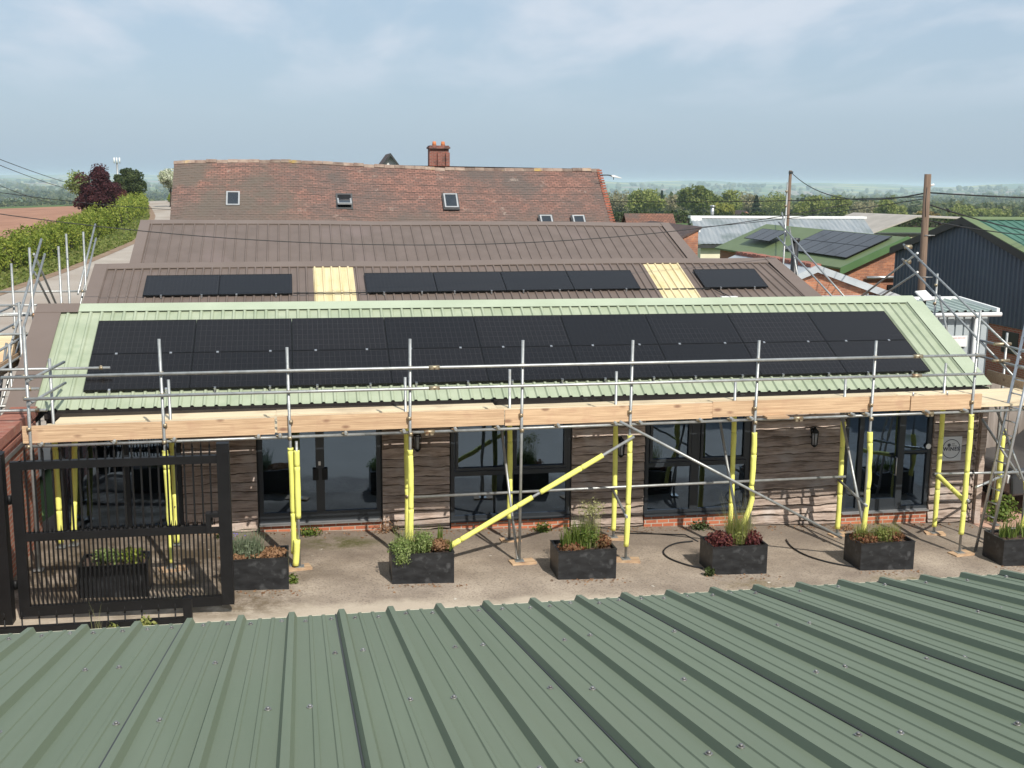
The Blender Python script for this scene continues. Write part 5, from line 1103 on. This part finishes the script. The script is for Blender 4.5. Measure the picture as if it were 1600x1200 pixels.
MB().tube([(38.5,52.6,-.05),(38.5,52.6,.45)], .75, 12, r2=.2).build('roof_dome', 'white', rf)
PR_ = thing('pale_roof_shed', 'low shed with a pale weathered roof beyond the olive green roof', 'building', (50,63,-3.4))
m = MB(); m.prism([(44.5,-.3),(49,1.25),(60,.9),(60,.98),(49,1.34),(44.5,-.22)], 'Y', 58, 68); m.build('roof', 'paleasb', PR_); m = MB(); m.box(45,59,58.2,67.8,-3.6,-.3); m.build('wall', 'cream', PR_)
# grey cabin with a notice
CB = thing('grey_cabin', 'pale grey profiled metal cabin with a white gutter and a notice', 'building', (19.9,7,-3.15))
m = MB(); ribwall(m, 'X', 6.0, 19.0, 20.85, lambda x: -3.2, lambda x: .36, .235, .045, shape=((0,0),(.78,0),(.8,-1),(.96,-1))); m.build('cladding', 'greycab', CB); m = MB(); ribwall(m, 'Y', 20.85, 6, 7.5, lambda y: -3.2, lambda y: .36, .235, .03, sgn=1); m.box(19.05,20.8,7.4,7.5,-3.2,.45); m.box(19.0,19.06,6.05,7.4,-3.2,.45); m.build('side_wall', 'greycab', CB)
m = MB(); m.v = []; ribbed(m, 18.9, 20.98, .235, .1, (5.85,.44), (7.6,.56), .04, .05, .1); rf = m.build('roof', 'cabroof', CB); m = MB(); m.box(20.94,21.02,5.84,7.6,.42,.52); m.v = [(q[0],q[1],q[2]+.069*(q[1]-5.85)) for q in m.v]; m.box(18.86,21.02,7.58,7.66,.53,.64); m.build('edge_trim', 'white', rf)
m = MB(); m.tube([(18.85,5.8,.37),(21.04,5.8,.37)], .055, 10); m.build('gutter', 'white', CB); MB().tube([(20.42,5.86,.36),(20.42,5.9,-3.1)], .06, 10).build('downpipe', 'white', CB)
MB().box(19.2,19.42,5.93,5.98,-.36,.02).build('window', 'white', CB)
nt_ = thing('notice', 'white notice with a faint red line of writing on the grey cabin', 'sign', (20.0,5.93,-.3)); MB().box(19.76,20.24,5.935,5.95,-.46,-.18).build('board', 'white', nt_); m = MB()
for k in range(9): m.box(19.8+.043*k,19.83+.043*k+(.008 if k % 3 else -.006),5.931,5.936,-.245,-.228)
m.build('writing', 'redink', nt_)
# boundary fence and parked van at the side of the workshop
BF = thing('timber_fence', 'weathered close-board timber fence beside the grey cabin', 'fence', (21,2.2,-3.1)); rs = random.Random(8); m = MB()
for k in range(66):
    x = 17.25+.125*k; m.box(x,x+.118,2.2+.012*(k % 2),2.222+.012*(k % 2),-3.2,-.56+rs.uniform(-.015,.015)-.0045*k)
m.build('boards', 'fence', BF); m = MB()
for z in (-1.0,-2.6): m.box(17.25,25.4,2.24,2.3,z,z+.08)
m.build('rail', 'fence', BF)
VN = thing('parked_car', 'dark grey car parked in front of the timber fence beyond the ladder', 'car', (19.9,1.0,-3.3))
y0_, y1_ = .1, 1.85; z0 = gz(18)-.02
m = MB(); body = [(17.75,z0+.45),(17.72,z0+.85),(17.85,z0+1.02),(18.7,z0+1.12),(19.35,z0+1.66),(21.4,z0+1.72),(22.1,z0+1.15),(22.2,z0+.45)]
m.prism(body, 'Y', y0_, y1_); bd = m.build('body', 'carbody', VN); md = bd.modifiers.new('bevel', 'BEVEL'); md.width = .07; md.segments = 3
m = MB(); m.poly([(18.9,y0_-.006,z0+1.14),(19.4,y0_-.006,z0+1.58),(20.35,y0_-.006,z0+1.62),(20.35,y0_-.006,z0+1.14)]); m.poly([(20.45,y0_-.006,z0+1.14),(20.45,y0_-.006,z0+1.62),(21.35,y0_-.006,z0+1.62),(21.8,y0_-.006,z0+1.14)]); m.build('window', 'skyglass', VN)
for x in (18.5,21.4):
    for y in (y0_-.02, y1_-.18): w_ = MB().tube([(x,y,z0+.33),(x,y+.2,z0+.33)], .33, 24).build('wheel', 'rubber', VN); MB().tube([(x,y-.008,z0+.33),(x,y+.03,z0+.33)], .19, 16).build('rim', 'alu', w_)
MB().box(17.7,17.76,y0_+.1,y0_+.45,z0+.72,z0+.88).build('headlight', 'white', VN)

# ================================================================ poles, cables, aerials
PB = thing('utility_pole', 'thick weathered timber pole rising behind the grey cabin', 'pole', (20.7,9,-3.3), 'timber utility poles'); MB().tube([(20.72,9,-3.4),(20.69,9,.5),(20.63,9,3.86)], .12, 12, r2=.09).build('pole', 'polewood', PB)
for z, dx in ((.55,.25),(1.05,.25),(1.5,-.25),(.1,-.22),(-.4,.25),(2.2,.22)): MB().tube([(20.68-abs(dx)*.3,8.9,z),(20.68+dx,8.88,z)], .012, 6).build('step_iron', 'galv_tube', PB)
MB().tube([(20.55,8.86,3.5),(20.5,8.8,3.1),(20.56,8.85,2.7)], .012, 6).build('cable_loop', 'wire', PB); MB().tube([(20.72,8.98,3.55),(20.82,8.98,3.58)], .03, 8).build('insulator', 'white', PB)
P2 = thing('utility_pole', 'slim brown pole standing beyond the grey-roofed shed', 'pole', (33.3,46,-3.4), 'timber utility poles'); MB().tube([(33.26,46,-3.5),(33.32,46,4.4)], .12, 10, r2=.09).build('pole', 'polewood', P2); MB().box(33.2,33.45,45.9,46.0,4.2,4.35).build('bracket', 'darktrim', P2)
def cable(a, c, sag, r, lab, n=24):
    a, c = Vector(a), Vector(c); P = []
    for i in range(n+1):
        t = i/n; p = a.lerp(c, t); p.z -= sag*4*t*(1-t); P.append(tuple(p))
    tag(MB().tube(P, r, 6).build('overhead_cable', 'wire', o=P[0]), lab, 'cable', 'overhead cables')
cable((33.35,46,4.3),(20.66,9,3.36),.75,.022,'cable sagging from the slim brown pole to the thick pole'); cable((20.66,9,3.36),(34,2,3.9),.35,.022,'cable from the thick pole out over the navy barn')
cable((20.6,9,3.25),(10,70,3.6),.7,.014,'thin cable from the thick pole towards the trees behind the barn'); cable((20.68,9,3.05),(40,24,1.4),.4,.02,'cable with a black joint dropping from the thick pole to the navy barn ridge'); cable((20.68,9,2.62),(36,22,1.6),.2,.018,'lower cable dropping from the thick pole to the navy barn ridge')
cable((20.62,9,3.2),(24,60,.5),.5,.012,'thin cable dropping from the thick pole behind the olive green roof')
for p in ((21.9,9.95,2.86),(21.55,9.75,2.5)): tag(MB().tube([(p[0]-.06,p[1]-.05,p[2]+.02),(p[0]+.1,p[1]+.08,p[2]-.03)], .04, 8).build('cable_joint', 'wire', o=p), 'black joint on '+('the upper' if p[2] > 2.7 else 'the lower')+' cable from the thick pole', 'cable joint')
cable((-4,6,2.99),(18.1,8.5,3.05),.98,.011,'long black cable sagging across in front of the plain brown roof',40)
for a, c, s_, lab in (((-14,40,5.9),(-16,100,2.4),.3,'upper of the cables running past the purple tree'),((-14,40,5.7),(-18.5,110,1.9),.35,'second of the cables running past the purple tree'),((-14,40,4.9),(-20,110,.6),.6,'lowest of the cables above the purple tree'),((-14,40,3.3),(0,95,.7),.6,'thin cable crossing the purple tree crown')): cable(a, c, s_, .022, lab)
SD = thing('satellite_panel', 'white flat square aerial panel on a short black post at the roof corner', 'aerial', (17.45,3.2,-.2))
MB().tube([(17.45,3.38,-1.2),(17.45,3.38,1.05)], .04, 8).build('post', 'black', SD); T = Matrix.Translation((17.4,3.3,1.12)) @ Matrix.Rotation(R(28), 4, 'Z') @ Matrix.Rotation(R(38), 4, 'X'); m = MB(); m.box(-.21,.21,-.15,.15,-.015,.015,T); m.build('panel', 'white', SD)
FL = thing('black_flue', 'fat black flue pipe standing at the end of the brown shed roof', 'pipe', (17.0,10.2,-2.9)); MB().tube([(17.55,10.5,-3),(17.55,10.5,1.95)], .1, 12).build('pipe', 'black2', FL); MB().tube([(17.55,10.5,1.95),(17.55,10.5,2.05)], .13, 12).build('cowl', 'black2', FL)
MT = thing('phone_mast', 'slim grey mast with white aerials rising behind the lane trees', 'mast', (-51.5,361,-2)); MB().tube([(-51.5,361,H(-51.5,361)-1),(-51.5,361,8.6)], .45, 8, r2=.3).build('mast', 'galv_tube', MT)
for dx in (-.8,0,.8): MB().tube([(-51.5+dx,361-(.4 if dx == 0 else 0),8.2),(-51.5+dx,361-(.4 if dx == 0 else 0),10.0)], .22, 8).build('antenna', 'white', MT)
# far houses and polytunnel
FHs = thing('brick_house', 'small red brick gable house among the trees', 'house', (134,300,-8))
m = MB(); m.prism([(131.8,-9),(136.2,-9),(136.2,-6.1),(134,-4.35),(131.8,-6.1)], 'Y', 298, 306); m.build('wall', 'brick', FHs); m = MB(); m.prism([(131.4,-6.4),(134,-4.3),(136.6,-6.4),(136.6,-6.2),(134,-4.05),(131.4,-6.2)], 'Y', 298.4, 306.3); m.build('roof', 'slate_dark', FHs)
m = MB(); m.prism([(299,-6.9),(302.5,-5.7),(306,-6.9)], 'X', 136.4, 147); m.build('wing_roof', 'tile_small', FHs); m = MB(); m.box(136.4,146.8,299.4,305.6,-9,-6.9); m.build('wing_wall', 'brick', FHs)
for x in (132.9,134.4): MB().box(x,x+.7,297.9,298.05,-7.3,-6.3).build('window', 'white', FHs)
PT = thing('polytunnel', 'long white polytunnel low in the valley beyond the ploughed field', 'polytunnel', (-150,560,-12)); z_ = H(-150,560); m = MB()
for k in range(3): m.tube([(-172,560+9*k,z_),(-128,566+9*k,z_+1)], 4, 12)
m.build('cover', 'white', PT)
for i, (x, y, w, h) in enumerate(((900,1500,14,6),(960,1560,10,5),(420,1900,16,6),(1250,2100,18,7),(700,2600,16,7),(1400,1500,12,6))):
    z_ = H(x,y)-1; f_ = thing('farm_building', ['white farmhouse far across the valley','pale barn beside the white farmhouse far across the valley','lone pale house on the middle slope','pale farm building near the far woods','small pale house high on the far slope','white cottage far beyond the navy barn'][i], 'house', (x,y,z_))
    m = MB(); m.box(x-w/2,x+w/2,y,y+8,z_,z_+h); m.build('wall', 'cream', f_); m = MB(); m.prism([(y-.5,z_+h),(y+4,z_+h+3.5),(y+8.5,z_+h)], 'X', x-w/2-.5, x+w/2+.5); m.build('roof', 'slate_dark', f_)

# ================================================================ hedges and trees
def hedge(name, label, path, w, h, n, leaf, mat, core='darkleaf', wob=.25):
    path = np.array(path, float); seg = np.hypot(*np.diff(path[:,:2], axis=0).T); cum = np.concatenate([[0], np.cumsum(seg)])
    t_ = thing(name, label, 'hedge', (path[0,0], path[0,1], H(path[0,0],path[0,1])))
    u = RNG.random(n)*cum[-1]; cx = np.interp(u, cum, path[:,0]); cy = np.interp(u, cum, path[:,1]); k = np.clip(np.searchsorted(cum, u)-1, 0, len(seg)-1)
    dx, dy = np.diff(path[:,0])[k]/seg[k], np.diff(path[:,1])[k]/seg[k]; a = RNG.random(n)*math.pi
    bump = 1+wob*(.5*np.sin(u*.9+1)+.3*np.sin(u*2.3)+.25*np.sin(u*5.1+2)+.2*RNG.normal(size=n)*.4)
    off = np.sign(np.cos(a))*np.abs(np.cos(a))**.55*w/2*bump; zz = np.sin(a)**.6*h*bump*(.3+.7*RNG.random(n)**.25)
    P = np.stack([cx-dy*off, cy+dx*off, hgt(cx, cy)+zz*.98], 1); O = np.stack([-dy*np.cos(a), dx*np.cos(a), np.sin(a)], 1); V, F = quads(P, leaf, O, .8); npmesh('foliage', V, F, mat, t_)
    q = np.linspace(0, cum[-1], max(8, int(cum[-1]/1.2))); cx = np.interp(q, cum, path[:,0]); cy = np.interp(q, cum, path[:,1]); d = np.gradient(np.stack([cx,cy],1), axis=0); d /= np.linalg.norm(d, axis=1)[:,None]; V = []; F = []
    for i in range(len(q)):
        b_ = .8+.08*math.sin(q[i]*.9+1)
        for o_, z_ in ((-.46,0),(-.44,.6),(-.25,.9),(.25,.9),(.44,.6),(.46,0)): V.append((cx[i]-d[i,1]*o_*w*b_, cy[i]+d[i,0]*o_*w*b_, H(cx[i],cy[i])+z_*h*b_-.05))
    for i in range(len(q)-1):
        for c in range(5): a_ = i*6+c; F.append((a_,a_+1,a_+7,a_+6))
    npmesh('stems', np.array(V), np.array(F), 'bark', t_); return t_
hedge('hedge','clipped yellow green hedge along the lane below the purple tree',[(-16.3,22),(-14.4,34),(-13.7,42),(-13.1,50),(-12.8,58),(-13.0,73),(-13.9,92)],2.1,1.6,95000,.1,'hedge',wob=.5)
hedge('hedge','further stretch of clipped hedge rising to the lane crest',[(-13.7,89),(-14.9,117),(-16.6,136),(-20.5,160),(-24.5,185)],2.1,1.9,30000,.14,'hedge',wob=.5)
hedge('hedge','dark clipped hedge across the meadow below the oak',[(50,182),(59,180),(73,176),(90,170),(110,160),(140,150),(170,140)],2.4,1.9,16000,.3,'darkleaf')
P_ = []
for i in range(2, len(cl)-1):
    (xa,ya,wa),(xb,yb,wb) = cl[i], cl[i+1]; k = int(11000/(len(cl)-3)); f = RNG.random(k); o = RNG.random(k)**1.4*3.2
    xx = xa+(xb-xa)*f-(wa+(wb-wa)*f)/2-.35-o; yy = ya+(yb-ya)*f; P_.append(np.stack([xx, yy, hgt(xx,yy)+.05+.1*RNG.random(k)], 1))
P_ = np.concatenate(P_); V, F = quads(P_, .16, np.tile([[0,-.3,.6]], (len(P_),1)), 1.2); tag(npmesh('grass', V, F, 'vergeleaf'), kind='stuff')
hedge('hedge','short hedge on the verge opposite the crest',[(-10.8,142),(-13.6,160),(-16.6,180)],1.6,1.2,5000,.18,'hedge')
tree('purple_tree','purple leaved tree standing in the lane hedge','tree',-14.4,92,5.9,3.7,'purple',13000,.11,.08,dens=2.0,ncl=60,cs=.85)
tree('ivy_tree','dark green rounded tree wrapped in ivy beside the lane','tree',-18.2,140,5.6,4.2,'ivy',9000,.17,.2,dens=1.5,ncl=55,cs=.7)
tree('plum_tree','small bronze purple tree between the purple tree and the ivy tree','tree',-19.0,128,4.2,3.4,'burg',2500,.16,.25)
tree('young_tree','light green young tree showing behind the purple tree','tree',-20.8,120,6.0,3.0,'lightgreen',2200,.17,.2)
tree('hawthorn','white blossoming hawthorn at the barn corner','tree',-13.9,150,5.6,3.0,'blossom',4200,.18,.35)
TT = [('bare',135.8,440.1,12.1,11.9,'pale thinly leaved tree nearest the barn end'),('spring',133.1,395.5,12.5,11.8,'olive spring-leaved tree left of the oak'),('conifer',166.2,476.2,13.9,5.9,'dark conifer peeping up between pale trees left of the oak'),('bare',161.0,447.4,12.1,9.5,'thinly leaved tree touching the oak on its barn side'),
('oak',146.5,375.7,13.4,15.7,'broad dome-crowned oak, the biggest tree beyond the roofs'),('yellowleaf',129.0,304.8,4.6,9.5,'bright yellow green bush at the foot of the oak'),('spring',178.7,425.5,13.6,9.2,'spring green tree just past the oak'),('bare',202.3,462.9,13.7,10.6,'grey brown thin tree behind the brick house'),('conifer',171.8,381.3,10.2,6.4,'dark conifer beside the brick house'),
('spring',235.3,511.9,14.7,16.4,'wide pale tree behind the brick house'),('spring',201.3,395.5,10.8,14.1,'broad yellow green tree right of the slim brown pole'),('spring',205.7,382.2,11.4,7.6,'upright yellow green tree above the grey roof end'),('bare',246.3,440.1,10.1,13.5,'bare branching tree above the pale roof'),('spring',225.6,383.1,9.8,7.8,'round green tree above the pale roof'),
('spring',268.7,450.6,9,7.9,'green tree left of the thick pole'),('darkleaf',302.9,500.2,8.6,11.5,'dark low tree behind the thick pole'),('bare',247.0,393.9,7.0,8.1,'thin tree against the thick pole'),('orange',205,320,4.6,9,'orange tinted tree just above the navy barn eave'),('spring',301.4,454.4,9.8,16.5,'wide green tree above the navy barn apex'),('spring',334.9,480.4,9.5,20.4,'spreading green tree right of the navy barn apex'),
('darkleaf',378.5,523.4,10,18.7,'dark tree at the picture edge above the navy barn'),('spring',351.4,469.1,10.4,17.0,'green tree at the picture edge above the green ridge')]
for k, x, y, h, w, lab in TT:
    tree({'oak':'oak_tree','conifer':'conifer','yellowleaf':'bush','bare':'thin_tree'}.get(k, 'broadleaf_tree'), lab, 'tree' if k != 'yellowleaf' else 'bush', x, y, h, w, k, 4200 if k == 'oak' else 2400, .62 if k != 'conifer' else .6, .15 if k in ('oak','yellowleaf') else .22, 'trees beyond the meadow', {'conifer':'conifer','bare':'bare'}.get(k,'round'), ncl=48 if k == 'oak' else None, cs=.8 if k == 'oak' else 1.0, dens={'bare':.55,'oak':1.7}.get(k,1.2))
# the wooded valley beyond: far too many trees to count
rs = np.random.default_rng(4); ph = (1+5**.5)/2
ico = np.array([(-1,ph,0),(1,ph,0),(-1,-ph,0),(1,-ph,0),(0,-1,ph),(0,1,ph),(0,-1,-ph),(0,1,-ph),(ph,0,-1),(ph,0,1),(-ph,0,-1),(-ph,0,1)])/math.sqrt(1+ph*ph)
icf = np.array([(0,11,5),(0,5,1),(0,1,7),(0,7,10),(0,10,11),(1,5,9),(5,11,4),(11,10,2),(10,7,6),(7,1,8),(3,9,4),(3,4,2),(3,2,6),(3,6,8),(3,8,9),(4,9,5),(2,4,11),(6,2,10),(8,6,7),(9,8,1)])
Vs = []; Fs = []; Qv = []; Qf = []; k = kq = n = 0
def vnoise(x, y): return math.sin(x/260+1.1)*math.cos(y/310)+.7*math.sin(x/120+y/170+.5)+.5*math.sin(x/70-y/90)
while n < 8500:
    az = rs.uniform(-.36,.74); d = 560*math.exp(rs.random()*2.6); x, y = 3.6+d*math.sin(az), -19.8+d*math.cos(az); k_ = 1+d/1500; w = vnoise(x/k_,y/k_)
    hedgerow = (abs((x*.9+y*.35) % 240-120) < 5) or (abs((y*.95-x*.3) % 290-145) < 5)
    if az < -.05 and (d < 1000 or d < 1900 and w < 1.0 and not hedgerow): continue
    if not (w > .75 or (hedgerow and rs.random() < .8) or (d < 850 and az > .05 and w > .3)): continue
    r_ = rs.uniform(3.2,5.8)*(1+d/3500); z_ = H(x,y); n += 1
    if d < 2600:
        nq = 150 if d < 1300 else 60; u = rs.normal(size=(nq,3)); u /= np.linalg.norm(u,axis=1)[:,None]; lob = 1+.25*np.sin(u[:,:1]*4+n)+.2*np.sin(u[:,2:]*5+n*2)
        P = np.array([x,y,z_+r_*.85])+u*np.array([r_,r_,r_*rs.uniform(.8,1.2)])*(.6+.4*rs.random((nq,1)))*lob; v_, f_ = quads(P, r_*(.34 if d < 1300 else .45), u, .7); Qv.append(v_); Qf.append(f_+kq); kq += len(v_)
    else:
        V = ico*(1+.28*rs.normal(size=(12,1)))*np.array([r_,r_,r_*rs.uniform(.75,1.15)])+np.array([x,y,z_+r_*.7]); Vs.append(V); Fs.append(icf+k); k += 12
q_ = np.concatenate(Qf); tag(npmesh('woodland', np.concatenate(Qv), q_, 'woodland'), kind='stuff')
tag(npmesh('woodland', np.concatenate(Vs), np.concatenate(Fs), 'woodland'), kind='stuff')
